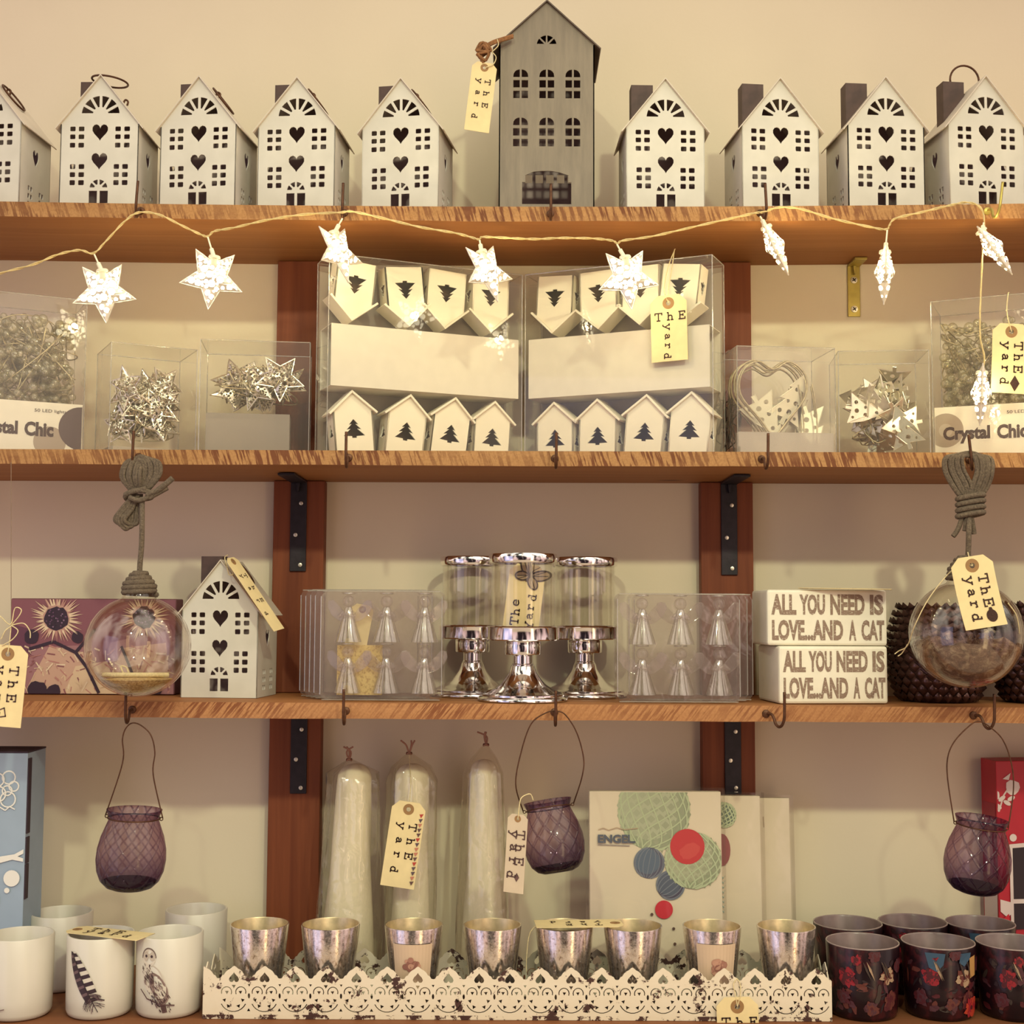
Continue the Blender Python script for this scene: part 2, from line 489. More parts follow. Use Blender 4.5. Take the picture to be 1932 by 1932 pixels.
class MB:
    """collects shapes and links them as ONE mesh object"""

    def __init__(s):
        s.bm = bmesh.new()

    def face(s, vs, mi=0):
        try:
            f = s.bm.faces.new(vs)
            f.material_index = mi
            return f
        except ValueError:
            return None

    def box(s, c, size, mi=0, M=None):
        hx, hy, hz = size[0] / 2, size[1] / 2, size[2] / 2
        vs = []
        for dx, dy, dz in ((-1, -1, -1), (1, -1, -1), (1, 1, -1), (-1, 1, -1), (-1, -1, 1), (1, -1, 1), (1, 1, 1), (-1, 1, 1)):
            p = Vector((c[0] + dx * hx, c[1] + dy * hy, c[2] + dz * hz))
            if M is not None:
                p = M @ p
            vs.append(s.bm.verts.new(p))
        for q in ((3, 2, 1, 0), (4, 5, 6, 7), (0, 1, 5, 4), (1, 2, 6, 5), (2, 3, 7, 6), (3, 0, 4, 7)):
            s.face([vs[i] for i in q], mi)
        return vs

    def hexa(s, pts, mi=0):
        vs = [s.bm.verts.new(p) for p in pts]
        for q in ((3, 2, 1, 0), (4, 5, 6, 7), (0, 1, 5, 4), (1, 2, 6, 5), (2, 3, 7, 6), (3, 0, 4, 7)):
            s.face([vs[i] for i in q], mi)

    def quad(s, pts, mi=0):
        return s.face([s.bm.verts.new(p) for p in pts], mi)

    def lathe(s, prof, seg=32, M=None, mi=0, a0=0.0, a1=2 * PI):
        full = abs(a1 - a0 - 2 * PI) < 1e-6
        n = seg if full else seg + 1
        rings = []
        for r, z in prof:
            if r < 1e-7:
                p = Vector((0, 0, z))
                rings.append([s.bm.verts.new(M @ p if M is not None else p)])
            else:
                rg = []
                for i in range(n):
                    a = a0 + (a1 - a0) * i / seg
                    p = Vector((r * math.cos(a), r * math.sin(a), z))
                    rg.append(s.bm.verts.new(M @ p if M is not None else p))
                rings.append(rg)
        for A, B in zip(rings, rings[1:]):
            m = seg
            for i in range(m):
                j = (i + 1) % n
                if len(A) == 1 and len(B) == 1:
                    continue
                if len(A) == 1:
                    s.face([A[0], B[j], B[i]], mi)
                elif len(B) == 1:
                    s.face([A[i], A[j], B[0]], mi)
                else:
                    s.face([A[i], A[j], B[j], B[i]], mi)
        return rings

    def tube(s, pts, r, seg=8, closed=False, mi=0, rad=None):
        pts = [Vector(p) for p in pts]
        n = len(pts)
        rings = []
        up = Vector((0.13, 0.2, 1)).normalized()
        prev = None
        for i, p in enumerate(pts):
            if closed:
                d = pts[(i + 1) % n] - pts[i - 1]
            else:
                d = pts[min(i + 1, n - 1)] - pts[max(i - 1, 0)]
            if d.length < 1e-9:
                d = Vector((0, 0, 1))
            d.normalize()
            if prev is None:
                a = d.cross(up)
                if a.length < 1e-3:
                    a = d.cross(Vector((1, 0, 0)))
                a.normalize()
            else:
                a = prev - d * prev.dot(d)
                if a.length < 1e-6:
                    a = d.cross(up)
                a.normalize()
            prev = a
            b = d.cross(a)
            rr = rad[i] if rad else r
            rings.append([s.bm.verts.new(p + (a * math.cos(2 * PI * k / seg) + b * math.sin(2 * PI * k / seg)) * rr) for k in range(seg)])
        m = n if closed else n - 1
        for i in range(m):
            A, B = rings[i], rings[(i + 1) % n]
            for k in range(seg):
                s.face([A[k], A[(k + 1) % seg], B[(k + 1) % seg], B[k]], mi)
        if not closed:
            s.face(list(reversed(rings[0])), mi)
            s.face(rings[-1], mi)

    def prism(s, poly, h0, h1, M=None, mi=0, mi_cap=None):
        """2-D polygon (x, z) pushed along y from h0 to h1"""
        a = [s.bm.verts.new((M @ Vector((x, h0, z))) if M is not None else (x, h0, z)) for x, z in poly]
        b = [s.bm.verts.new((M @ Vector((x, h1, z))) if M is not None else (x, h1, z)) for x, z in poly]
        n = len(poly)
        cap = mi if mi_cap is None else mi_cap
        s.face(a, cap)
        s.face(list(reversed(b)), cap)
        for i in range(n):
            s.face([a[(i + 1) % n], a[i], b[i], b[(i + 1) % n]], mi)

    def sphere(s, c, r, seg=16, rings=10, M=None, mi=0, sq=(1, 1, 1)):
        prof = [(r * math.sin(PI * i / rings), -r * math.cos(PI * i / rings)) for i in range(rings + 1)]
        T = TR(*c) @ Matrix.Diagonal((sq[0], sq[1], sq[2], 1))
        if M is not None:
            T = M @ T
        s.lathe(prof, seg, T, mi)

    def mesh(s, me, M, mi=0, back_mi=None, back_dir=None):
        n0 = len(s.bm.faces)
        tmp = me.copy()
        tmp.transform(M)
        s.bm.from_mesh(tmp)
        bpy.data.meshes.remove(tmp)
        s.bm.faces.ensure_lookup_table()
        s.bm.normal_update()
        for f in s.bm.faces[n0:]:
            f.material_index = mi
            if back_mi is not None and f.normal.dot(back_dir) > 0.5:
                f.material_index = back_mi

    def build(s, name, mats, parent=None, smooth=False, loc=None, auto=None, bevel=None):
        s.bm.normal_update()
        bmesh.ops.recalc_face_normals(s.bm, faces=s.bm.faces) if auto is None else None
        me = bpy.data.meshes.new(name)
        s.bm.to_mesh(me)
        s.bm.free()
        if not isinstance(mats, (list, tuple)):
            mats = [mats]
        for m in mats:
            me.materials.append(M[m] if isinstance(m, str) else m)
        if smooth:
            for p in me.polygons:
                p.use_smooth = True
            if smooth != 'all':
                try:
                    me.set_sharp_from_angle(angle=math.radians(40))
                except Exception:
                    pass
        o = bpy.data.objects.new(name, me)
        C.objects.link(o)
        if parent is not None:
            o.parent = parent
        if loc is not None:
            o.location = loc
        if bevel:
            b = o.modifiers.new('soft_edges', 'BEVEL')
            b.width = bevel
            b.segments = 2
            b.limit_method = 'ANGLE'
        return o


_plates = {}


def plate_mesh(outline, holes, th):
    """flat sheet in the xz plane with through holes; thickness th along y, centred"""
    cu = bpy.data.curves.new('sheet', 'CURVE')
    cu.dimensions = '2D'
    cu.fill_mode = 'BOTH'
    cu.extrude = th / 2
    for poly in [outline] + list(holes):
        sp = cu.splines.new('POLY')
        sp.points.add(len(poly) - 1)
        for pt, (x, z) in zip(sp.points, poly):
            pt.co = (x, z, 0, 1)
        sp.use_cyclic_u = True
    ob = bpy.data.objects.new('sheet', cu)
    me = bpy.data.meshes.new_from_object(ob)
    bpy.data.objects.remove(ob)
    bpy.data.curves.remove(cu)
    me.transform(Matrix(((1, 0, 0, 0), (0, 0, -1, 0), (0, 1, 0, 0), (0, 0, 0, 1))))
    return me


_texts = {}


def text_mesh(s, bold=0.0):
    """the letters in the xz plane, facing -y, left-bottom at the origin, height of a capital about 0.73"""
    k = (s, bold)
    if k not in _texts:
        cu = bpy.data.curves.new('letters', 'FONT')
        cu.body = s
        cu.offset = bold
        cu.resolution_u = 3
        ob = bpy.data.objects.new('letters', cu)
        me = bpy.data.meshes.new_from_object(ob)
        bpy.data.objects.remove(ob)
        bpy.data.curves.remove(cu)
        me.transform(Matrix(((1, 0, 0, 0), (0, 0, -1, 0), (0, 1, 0, 0), (0, 0, 0, 1))))
        _texts[k] = me
    return _texts[k]


def add_text(mb, s, w, h, Mx, bold=0.0, mi=0):
    """letters stretched into a box w by h (x, z) at Mx"""
    me = text_mesh(s, bold)
    xs = [v.co.x for v in me.vertices]
    zs = [v.co.z for v in me.vertices]
    x0, x1, z0, z1 = min(xs), max(xs), min(zs), max(zs)
    mb.mesh(me, Mx @ Matrix.Diagonal((w / (x1 - x0), 1, h / (z1 - z0), 1)) @ TR(-x0, 0, -z0), mi)


# slab-serif stamp letters: strokes in a 1 x 1 box
GLY = {
    'T': [[(.5, 0), (.5, 1)], [(0, 1), (1, 1)], [(.28, 0), (.72, 0)], [(0, 1), (0, .78)], [(1, 1), (1, .78)]],
    'h': [[(.2, 0), (.2, 1)], [(.05, 1), (.2, 1)], [(.05, 0), (.36, 0)], [(.2, .45), (.4, .62), (.62, .6), (.74, .45), (.74, 0)], [(.6, 0), (.9, 0)]],
    'E': [[(.15, 0), (.15, 1)], [(0, 1), (.85, 1), (.85, .78)], [(0, 0), (.88, 0), (.88, .24)], [(.15, .52), (.6, .52)], [(.6, .4), (.6, .64)]],
    'e': [[(.1, .33), (.85, .35), (.78, .58), (.5, .68), (.2, .58), (.1, .33), (.22, .06), (.5, 0), (.85, .1)]],
    'y': [[(.12, .66), (.48, .02)], [(.86, .66), (.3, -.32)], [(0, .66), (.28, .66)], [(.68, .66), (1, .66)], [(.12, -.32), (.3, -.32)]],
    'Y': [[(.1, 1), (.5, .5), (.9, 1)], [(.5, .5), (.5, 0)], [(.25, 0), (.75, 0)], [(0, 1), (.25, 1)], [(.75, 1), (1, 1)]],
    'a': [[(.18, .55), (.4, .66), (.64, .6), (.7, .45), (.7, .05), (.88, 0)], [(.7, .38), (.35, .36), (.14, .2), (.22, .04), (.45, 0), (.7, .14)]],
    'r': [[(.28, 0), (.28, .64)], [(.1, .64), (.28, .64)], [(.1, 0), (.5, 0)], [(.28, .42), (.5, .62), (.76, .64), (.8, .5)]],
    'd': [[(.72, 0), (.78, 1)], [(.55, 1), (.78, 1)], [(.72, .12), (.5, 0), (.25, .06), (.14, .3), (.25, .56), (.5, .64), (.75, .5)], [(.72, 0), (.92, .02)]],
}


def stroke(mb, pts, w, Mx, mi=0):
    """flat pen stroke in the xz plane"""
    for (x0, z0), (x1, z1) in zip(pts, pts[1:]):
        d = Vector((x1 - x0, z1 - z0))
        if d.length < 1e-9:
            continue
        d.normalize()
        n = Vector((-d.y, d.x)) * (w / 2)
        e = d * (w * 0.35)
        q = [(x0 - e.x + n.x, z0 - e.y + n.y), (x0 - e.x - n.x, z0 - e.y - n.y), (x1 + e.x - n.x, z1 + e.y - n.y), (x1 + e.x + n.x, z1 + e.y + n.y)]
        mb.face([mb.bm.verts.new(Mx @ Vector((a, 0, b))) for a, b in q], mi)


def stamp(mb, ch, x, z, w, h, rot, mi=0, pen=0.17, y=0.0):
    """one stamped letter centred at (x, z), turned by rot in the plane of the card"""
    Mx = TR(x, y, z) @ rotm(0, rot, 0) @ Matrix.Diagonal((w, 1, h, 1)) @ TR(-.5, 0, -.5 if ch in 'ThEdY' else -.3)
    for st in GLY[ch]:
        # constant pen width: draw in unit space with averaged pen
        stroke(mb, st, pen, Mx, mi)


class Print:
    """flat colour patches; later patches lie a hair higher"""

    def __init__(s, step=0.00012):
        s.items = []
        s.step = step

    def poly(s, pts, col):
        s.items.append((list(pts), col))

    def disc(s, cx, cz, rx, col, rz=None, n=20, rot=0.0, j=0.0):
        rz = rx if rz is None else rz
        pts = []
        for i in range(n):
            a = 2 * PI * i / n
            k = 1 + random.uniform(-j, j)
            x, z = rx * k * math.cos(a), rz * k * math.sin(a)
            pts.append((cx + x * math.cos(rot) - z * math.sin(rot), cz + x * math.sin(rot) + z * math.cos(rot)))
        s.poly(pts, col)

    def line(s, pts, w, col):
        for (x0, z0), (x1, z1) in zip(pts, pts[1:]):
            d = Vector((x1 - x0, z1 - z0))
            if d.length < 1e-9:
                continue
            d.normalize()
            n = Vector((-d.y, d.x)) * (w / 2)
            s.poly([(x0 + n.x, z0 + n.y), (x0 - n.x, z0 - n.y), (x1 - n.x, z1 - n.y), (x1 + n.x, z1 + n.y)], col)

    def build(s, name, parent, wrap, clip=None, layer_every=1):
        bm = bmesh.new()
        cl = bm.loops.layers.float_color.new('Col')
        st = min(0.00008, 0.0018 / max(1, len(s.items)))
        for k, (pts, col) in enumerate(s.items):
            if clip:
                x0, z0, x1, z1 = clip
                pts = clip_poly(pts, x0, z0, x1, z1)
                if len(pts) < 3:
                    continue
            off = st * (1 + k)
            try:
                f = bm.faces.new([bm.verts.new(wrap(x, z, off)) for x, z in pts])
            except ValueError:
                continue
            for lp in f.loops:
                lp[cl] = col
        me = bpy.data.meshes.new(name)
        bm.to_mesh(me)
        bm.free()
        me.materials.append(M['print'])
        o = bpy.data.objects.new(name, me)
        C.objects.link(o)
        o.parent = parent
        return o


def clip_poly(pts, x0, z0, x1, z1):
    def cut(pts, inside, inter):
        out = []
        for i in range(len(pts)):
            a, b = pts[i - 1], pts[i]
            ia, ib = inside(a), inside(b)
            if ib:
                if not ia:
                    out.append(inter(a, b))
                out.append(b)
            elif ia:
                out.append(inter(a, b))
        return out

    def ix(v):
        return lambda a, b: (v, a[1] + (b[1] - a[1]) * (v - a[0]) / (b[0] - a[0]))

    def iz(v):
        return lambda a, b: (a[0] + (b[0] - a[0]) * (v - a[1]) / (b[1] - a[1]), v)
    for ins, it in ((lambda p: p[0] >= x0, ix(x0)), (lambda p: p[0] <= x1, ix(x1)), (lambda p: p[1] >= z0, iz(z0)), (lambda p: p[1] <= z1, iz(z1))):
        pts = cut(pts, ins, it)
        if len(pts) < 3:
            return []
    return pts


def circ(cx, cz, r, n=24, a0=0.0, a1=2 * PI, rz=None):
    rz = r if rz is None else rz
    full = abs(a1 - a0 - 2 * PI) < 1e-6
    k = n if full else n + 1
    return [(cx + r * math.cos(a0 + (a1 - a0) * i / n), cz + rz * math.sin(a0 + (a1 - a0) * i / n)) for i in range(k)]


def rect(x0, z0, x1, z1, c=0.0):
    if c <= 0:
        return [(x0, z0), (x1, z0), (x1, z1), (x0, z1)]
    return [(x0 + c, z0), (x1 - c, z0), (x1, z0 + c), (x1, z1 - c), (x1 - c, z1), (x0 + c, z1), (x0, z1 - c), (x0, z0 + c)]


def heart(cx, cz, w, h, n=22):
    pts = []
    for i in range(n):
        a = 2 * PI * i / n
        x = 16 * math.sin(a) ** 3
        z = 13 * math.cos(a) - 5 * math.cos(2 * a) - 2 * math.cos(3 * a) - math.cos(4 * a)
        pts.append((cx + x / 32 * w, cz + (z + 2.5) / 29 * h))
    return pts


def smooth_path(pts, n=8, closed=False):
    """Catmull-Rom through the points"""
    pts = [Vector(p) for p in pts]
    m = len(pts)
    out = []
    for i in range(m if closed else m - 1):
        g = (lambda k: pts[k % m]) if closed else (lambda k: pts[max(0, min(m - 1, k))])
        p0, p1, p2, p3 = g(i - 1), g(i), g(i + 1), g(i + 2)
        for j in range(n):
            q = j / n
            out.append(0.5 * ((2 * p1) + (p2 - p0) * q + (2 * p0 - 5 * p1 + 4 * p2 - p3) * q * q + (3 * p1 - p0 - 3 * p2 + p3) * q ** 3))
    if not closed:
        out.append(pts[-1])
    return out


# ------------------------------------------------------------------ things and parts
def thing(name, label, cat, loc=(0, 0, 0), rot=(0, 0, 0), group=None):
    o = bpy.data.objects.new(name, None)
    o.empty_display_size = 0.02
    C.objects.link(o)
    o.location = loc
    o.rotation_euler = rot
    return tag(o, label, cat, group)


def tag(o, label, cat, group=None):
    o['label'] = label
    o['category'] = cat
    if group:
        o['group'] = group
    return o


def dup(root, loc, rot, label, group=None):
    r = root.copy()
    C.objects.link(r)
    r.location = loc
    r.rotation_euler = rot
    r['label'] = label
    if group:
        r['group'] = group
    for ch in list(root.children):
        c = ch.copy()
        C.objects.link(c)
        c.parent = r
        for g in list(ch.children):
            d = g.copy()
            C.objects.link(d)
            d.parent = c
    return r


# ------------------------------------------------------------------ heights of the shelf tops
def quad_fit(pts):
    (x0, y0), (x1, y1), (x2, y2) = pts

    def f(x):
        return (y0 * (x - x1) * (x - x2) / ((x0 - x1) * (x0 - x2)) + y1 * (x - x0) * (x - x2) / ((x1 - x0) * (x1 - x2))
                + y2 * (x - x0) * (x - x1) / ((x2 - x0) * (x2 - x1)))
    return f


SF = -0.2                      # front edge of the three shelves
SHELF_PX = {1: [(30, 380.5), (1160, 390), (1900, 384.5)], 2: [(200, 848), (1140, 851.5), (1890, 854)], 3: [(100, 1323), (1000, 1328.5), (1780, 1334)]}
TOPF = {k: quad_fit([(P(a, b, SF).x, P(a, b, SF).z) for a, b in v]) for k, v in SHELF_PX.items()}
THICK = {1: 0.0172, 2: 0.0170, 3: 0.0178}
Z4 = EZ - 0.4446


def ztop(k, x):
    if k == 4:
        return Z4
    return TOPF[k](max(-0.66, min(0.66, x)))


def on(k, px, Y, lift=0.0):
    """a spot on shelf k that shows at column px, at depth Y"""
    py = {1: 388, 2: 850, 3: 1320, 4: 1890}[k]
    x = P(px, py, Y).x
    z = ztop(k, x)
    for _ in range(3):
        # refine the column for the true height (the camera is rolled a touch)
        d = Vector((x, Y, z)) - CP
        pz = 966 - F * d.dot(CU) / d.dot(CF)
        x = P(px, pz, Y).x
        z = ztop(k, x)
    return Vector((x, Y, z + lift))
# ------------------------------------------------------------------ the setting
mb = MB()
mb.box((0, 0.05, 1.45), (4.6, 0.1, 2.9))
o = mb.build('wall_back', 'wall')
o['kind'] = 'structure'
mb = MB()
mb.box((0, -2.0, -0.05), (4.6, 4.2, 0.1))
M['floor'] = plain('pale_floor', rgb(196, 180, 160), 0.5, 0, 0.1, 4)
o = mb.build('floor', 'floor')
o['kind'] = 'structure'


def shelf_board(k, label):
    n = 40
    x0, x1 = -1.0, 1.0
    t = THICK[k]
    mb = MB()
    rows = []
    rnd = random.Random(k)
    for i in range(n + 1):
        x = x0 + (x1 - x0) * i / n
        zt = ztop(k, x)
        dz = rnd.uniform(-0.0005, 0.0005)
        rows.append([mb.bm.verts.new(p) for p in ((x, SF, zt - t + dz), (x, SF, zt), (x, -0.001, zt), (x, -0.001, zt - t))])
    for A, B in zip(rows, rows[1:]):
        for q in range(4):
            mb.face([A[q], B[q], B[(q + 1) % 4], A[(q + 1) % 4]], 1 if q == 0 else 0)
    mb.face(rows[0])
    mb.face(list(reversed(rows[-1])))
    o = mb.build('shelf_board', ['board', 'edge_b' if k == 3 else 'edge_a'])
    tag(o, label, 'shelf', 'rough pine shelves on the wall')
    return o


shelf_board(1, 'rough sawn pine shelf board at the top carrying the row of tin houses')
shelf_board(2, 'rough sawn pine shelf board carrying the clear boxes of string lights')
shelf_board(3, 'rough sawn pine shelf board carrying the chrome candle holders and worded blocks')
mb = MB()
mb.box((0, -0.1405, Z4 - 0.011), (2.0, 0.277, 0.022))
o = mb.build('shelf_board', 'counter')
tag(o, 'deep brown wooden bottom shelf carrying the white lace tray and mugs', 'shelf', 'rough pine shelves on the wall')

# upright planks against the wall, one length in each bay
UP_T = 0.022
for pxl, pxr, side in ((517, 613, 'left'), (1322, 1420, 'right')):
    for bay, (ka, kb, lab) in enumerate(((1, 2, 'under the top shelf'), (2, 3, 'in the middle bay'), (3, 4, 'on the bottom shelf'))):
        xa = P(pxl, 900, -UP_T).x
        xb = P(pxr, 900, -UP_T).x
        xm = (xa + xb) / 2
        zt = min(ztop(ka, xa), ztop(ka, xb)) - THICK[ka] - 0.0006
        zb = max(ztop(kb, xa), ztop(kb, xb)) + 0.0004
        mb = MB()
        mb.box((xm, -UP_T / 2 - 0.0003, (zt + zb) / 2), (xb - xa, UP_T, zt - zb))
        o = mb.build('upright_plank', 'upright', bevel=0.001)
        where = {'left': 'nearer the sand bauble', 'right': 'nearer the feather bauble'}[side]
        tag(o, 'reddish brown upright plank ' + lab + ', ' + where, 'plank', 'upright planks holding the shelves')


def bracket(px, pyt, pyb, k, mat, width, label, depth=0.1, screws=(0.25, 0.6, 0.93), cross=False, onwall=False):
    yb = -0.0002 if onwall else -UP_T - 0.0006
    a = P(px, pyb, yb)
    zt = ztop(k, a.x) - THICK[k] - 0.0008
    t = thing('shelf_bracket', label, 'bracket', (a.x, yb, zt), (0, 0, 0), 'metal shelf brackets')
    L = zt - P(px, pyb, yb).z
    mb = MB()
    th = 0.003
    mb.box((0, -th / 2, -L / 2), (width, th, L))
    mb.box((0, -depth / 2, -th / 2), (width, depth, th))
    # small gusset at the bend
    mb.prism([(-width * 0.12, -th), (width * 0.12, -th), (width * 0.06, -0.014), (-width * 0.06, -0.014)], -th, -0.010)
    mb.build('angle_plate', mat, t, bevel=0.0006)
    for i, f in enumerate(screws):
        mb = MB()
        sx = (-1) ** i * width * (0.16 if not cross else 0.0)
        r = width * (0.29 if cross else 0.13)
        Mx = TR(sx, -th, -L * f) @ rotm(PI / 2, 0, 0)
        mb.lathe([(r, 0), (r * 0.92, 0.0012), (0, 0.0018)], 14, Mx)
        if cross:
            for q in (0.6, 0.6 + PI / 2):
                mb.box((0, 0, 0.0018), (r * 1.2, r * 0.28, 0.0006), 1, Mx @ rotm(0, 0, q))
        mb.build('screw', ['screw', 'dark'], t, smooth=True)
    return t


bracket(562, 905, 1078, 2, 'black_iron', 0.0205, 'black iron shelf bracket above the left pack of clear angels')
bracket(1376, 905, 1085, 2, 'black_iron', 0.0205, 'black iron shelf bracket above the right pack of clear angels')
bracket(563, 1365, 1497, 3, 'black_iron', 0.0205, 'black iron shelf bracket beside the white cellophane rolls')
bracket(1383, 1365, 1497, 3, 'black_iron', 0.0205, 'black iron shelf bracket behind the honeycomb ball packets')
bracket(1611, 515, 598, 1, 'brass', 0.0160, 'small yellow metal angle bracket with two cross-head screws on the wall', depth=0.04, screws=(0.30, 0.86), cross=True, onwall=True)


# cup hooks in the front edges of the shelves
def cup_hook(k, px, yaw, lean, label, mat='hook', up=0.026, rise=0.0):
    x = on(k, px, SF).x
    z = ztop(k, x) - THICK[k] * 0.5 + rise
    t = thing('cup_hook', label, 'hook', (x, SF, z), (0, lean, 0), 'cup hooks along the shelf edges')
    cy, sy = math.cos(yaw), math.sin(yaw)
    pr = [(0.0005, 0), (0.009, 0), (0.013, -0.004), (0.016, -0.010), (0.021, -0.013), (0.026, -0.011), (0.0295, -0.004), (0.030, 0.006), (0.0295, up)]
    path = smooth_path([(d * sy, -d * cy if i else -0.0005, h) for i, (d, h) in enumerate(pr)], 5)
    mb = MB()
    mb.tube(path, 0.00165, 8)
    mb.build('hook_wire', mat, t, smooth='all')
    mb = MB()
    mb.lathe([(0.0046, 0), (0.0042, 0.0016), (0.002, 0.0024), (0, 0.0024)], 14, rotm(PI / 2, 0, 0) @ TR(0, 0, 0.0004))
    mb.build('base_plate', mat, t, smooth=True)
    return t


HK = {}
for k, row in {1: [(266, 0.1, 0.05, 'below the second tin house from the left'), (650, 0.05, 0.02, 'carrying the third lit star from the left'),
                   (1038, 0.0, 0.0, 'in front of the tall grey house'), (1434, 0.05, -0.04, 'holding the tilted star right of the big boxes'),
                   (1862, 0.15, 0.14, '')],
               2: [(262, 0.05, 0.02, 'holding the rope of the bauble with sand'), (658, 0.02, 0.0, 'in front of the left box of birdhouses'),
                   (1047, 0.02, 0.0, 'in front of the right box of birdhouses'), (1437, 0.05, 0.02, 'in front of the box with the wire coil'),
                   (1828, -0.25, -0.10, 'holding the rope of the bauble with feathers')],
               3: [(250, 0.03, 0.0, 'holding the left purple glass lantern'), (653, 0.03, 0.0, 'in front of the left angel pack, holding nothing'),
                   (1046, 0.02, 0.0, 'holding the middle purple glass lantern'), (1445, 0.55, 0.02, 'turned sideways below the worded blocks'),
                   (1836, 0.5, 0.03, 'holding the right purple glass lantern')]}.items():
    for px, yaw, lean, lab in row:
        if k == 1 and px == 1862:
            HK[(k, px)] = cup_hook(k, px, yaw, lean, 'shiny brass cup hook holding the rightmost lit star', 'brass')
        else:
            HK[(k, px)] = cup_hook(k, px, yaw, lean, 'bronzed cup hook ' + lab)
# ------------------------------------------------------------------ tags with stamped words
def make_tag(label, loc, w, h, rot=0.0, yaw=0.0, pitch=0.0, style='down', hole=True, bend=0.0, sweep=0.0, string=None, art=None, ink='ink',
             card='card', roll3=None, letter=None):
    """card hangs below the hole (origin at the hole), front to -y.  rot: turn in the picture plane (clockwise +)"""
    t = thing('price_tag', label, 'tag', loc, (0, 0, 0), 'stamped manila price tags')
    Rm = rotm(0, 0, yaw) @ rotm(pitch, 0, 0) @ rotm(0, rot, 0)
    if roll3 is not None:
        Rm = roll3
    t.rotation_euler = Rm.to_euler()
    c = w * 0.2
    top = w * 0.22
    out = [(-w / 2, -h + top), (w / 2, -h + top), (w / 2, top - c), (w / 2 - c, top), (-w / 2 + c, top), (-w / 2, top - c)]

    def warp(p):
        z = p.z
        q = max(0.0, -z) / h
        return Vector((p.x + sweep * w * q * q, p.y + bend * h * q * q, z))

    def finish(mb):
        for v in mb.bm.verts:
            v.co = warp(v.co)
    # card, cut in strips so that it can bend
    mb = MB()
    n = 8 if (bend or sweep) else 1
    r = w * 0.07
    me = plate_mesh(out, [circ(0, 0, r, 14)] if hole else [], 0.0006)
    mb.mesh(me, Matrix.Identity(4))
    if n > 1:
        for i in range(1, n):
            z = -h + top + h * i / n
            bmesh.ops.bisect_plane(mb.bm, geom=mb.bm.verts[:] + mb.bm.edges[:] + mb.bm.faces[:], plane_co=(0, 0, z), plane_no=(0, 0, 1))
    finish(mb)
    mb.build('card', card, t)
    if hole:
        mb = MB()
        me = plate_mesh(circ(0, 0, r * 2.3, 20), [circ(0, 0, r * 0.95, 14)], 0.0011)
        mb.mesh(me, Matrix.Identity(4))
        finish(mb)
        mb.build('eyelet', 'eyelet', t)
    mb = MB()
    L = letter or w * 0.20
    y = -0.0007
    if style == 'down':            # both words run down the card, letters lying on their side
        for i, ch in enumerate('ThE'):
            stamp(mb, ch, w * 0.20, -h * (0.20 + 0.17 * i), L, L * 1.05, PI / 2, y=y)
        for i, ch in enumerate('yard'):
            stamp(mb, ch, -w * 0.16, -h * (0.20 + 0.17 * i), L, L * 1.05, PI / 2, y=y)
    elif style == 'mixed':         # the first word across, the second down
        for i, ch in enumerate('ThE'):
            stamp(mb, ch, w * (-0.28 + 0.33 * i), -h * 0.20, L * 0.95, L, 0, y=y)
        for i, ch in enumerate('yard'):
            stamp(mb, ch, -w * 0.05, -h * (0.36 + 0.145 * i), L * 0.85, L * 0.9, PI / 2, y=y)
    elif style == 'up':            # both words run up the card
        for i, ch in enumerate('The'):
            stamp(mb, ch, -w * 0.2, -h * (0.78 - 0.145 * i), L, L * 1.05, -PI / 2, y=y)
        for i, ch in enumerate('Yard'):
            stamp(mb, ch, w * 0.22, -h * (0.82 - 0.145 * i), L, L * 1.05, -PI / 2, y=y)
    if art == 'acorn':
        zc = -h * 0.72
        mb.face([mb.bm.verts.new((w * 0.2 + x, y, z)) for x, z in circ(0, zc, w * 0.13, 16, rz=w * 0.15)])
        mb.face([mb.bm.verts.new((w * 0.2 + x, y - 0.0001, z)) for x, z in [(-w * .07, zc + w * .05), (w * .07, zc + w * .05), (w * .03, zc + w * .2), (-w * .03, zc + w * .2)]])
    if art == 'leaf':
        zc = -h * 0.74
        mb.face([mb.bm.verts.new((w * 0.12 + x, y, z)) for x, z in [(0, zc - w * .22), (w * .13, zc), (0, zc + w * .22), (-w * .13, zc)]])
    if art == 'mark':
        stroke(mb, [(-w * .2, -h * .72), (w * .05, -h * .66), (w * .1, -h * .76), (-w * .1, -h * .78), (-w * .2, -h * .72)], w * .03, TR(0, y, 0))
    if len(mb.bm.faces):
        finish(mb)
        mb.build('lettering', ink, t, auto=False)
    else:
        mb.bm.free()
    if art == 'butterfly':
        pr = Print()
        K = rgb(58, 40, 34)
        G = rgb(150, 126, 98)
        for sg in (1, -1):
            for (cx, cz, rx, rz, ro) in ((.25, .17, .32, .16, .75), (.18, -.12, .21, .14, -.5)):
                cc = pr
                ang = ro * sg
                cc.disc(sg * cx * w, cz * w, rx * w, K, rz * w, 18, ang)
                cc.disc(sg * cx * w, cz * w, rx * w * .78, G, rz * w * .72, 16, ang)
                cc.line([(sg * .03 * w, 0), (sg * cx * 1.7 * w, cz * 1.7 * w)], w * .025, K)
                cc.line([(sg * .03 * w, 0), (sg * cx * 1.2 * w, cz * 2.0 * w)], w * .02, K)
        pr.disc(0, 0, w * .03, K, w * .2)
        for sg in (1, -1):
            pr.line([(0, .18 * w), (sg * .1 * w, .36 * w)], w * .016, K)
        ca, sa = math.cos(-0.5), math.sin(-0.5)
        cx0, cz0 = w * 0.08, -h * 0.05
        pr.build('butterfly_print', t, lambda x, z, o: Vector((cx0 + x * ca - z * sa, y - o, cz0 + x * sa + z * ca)))
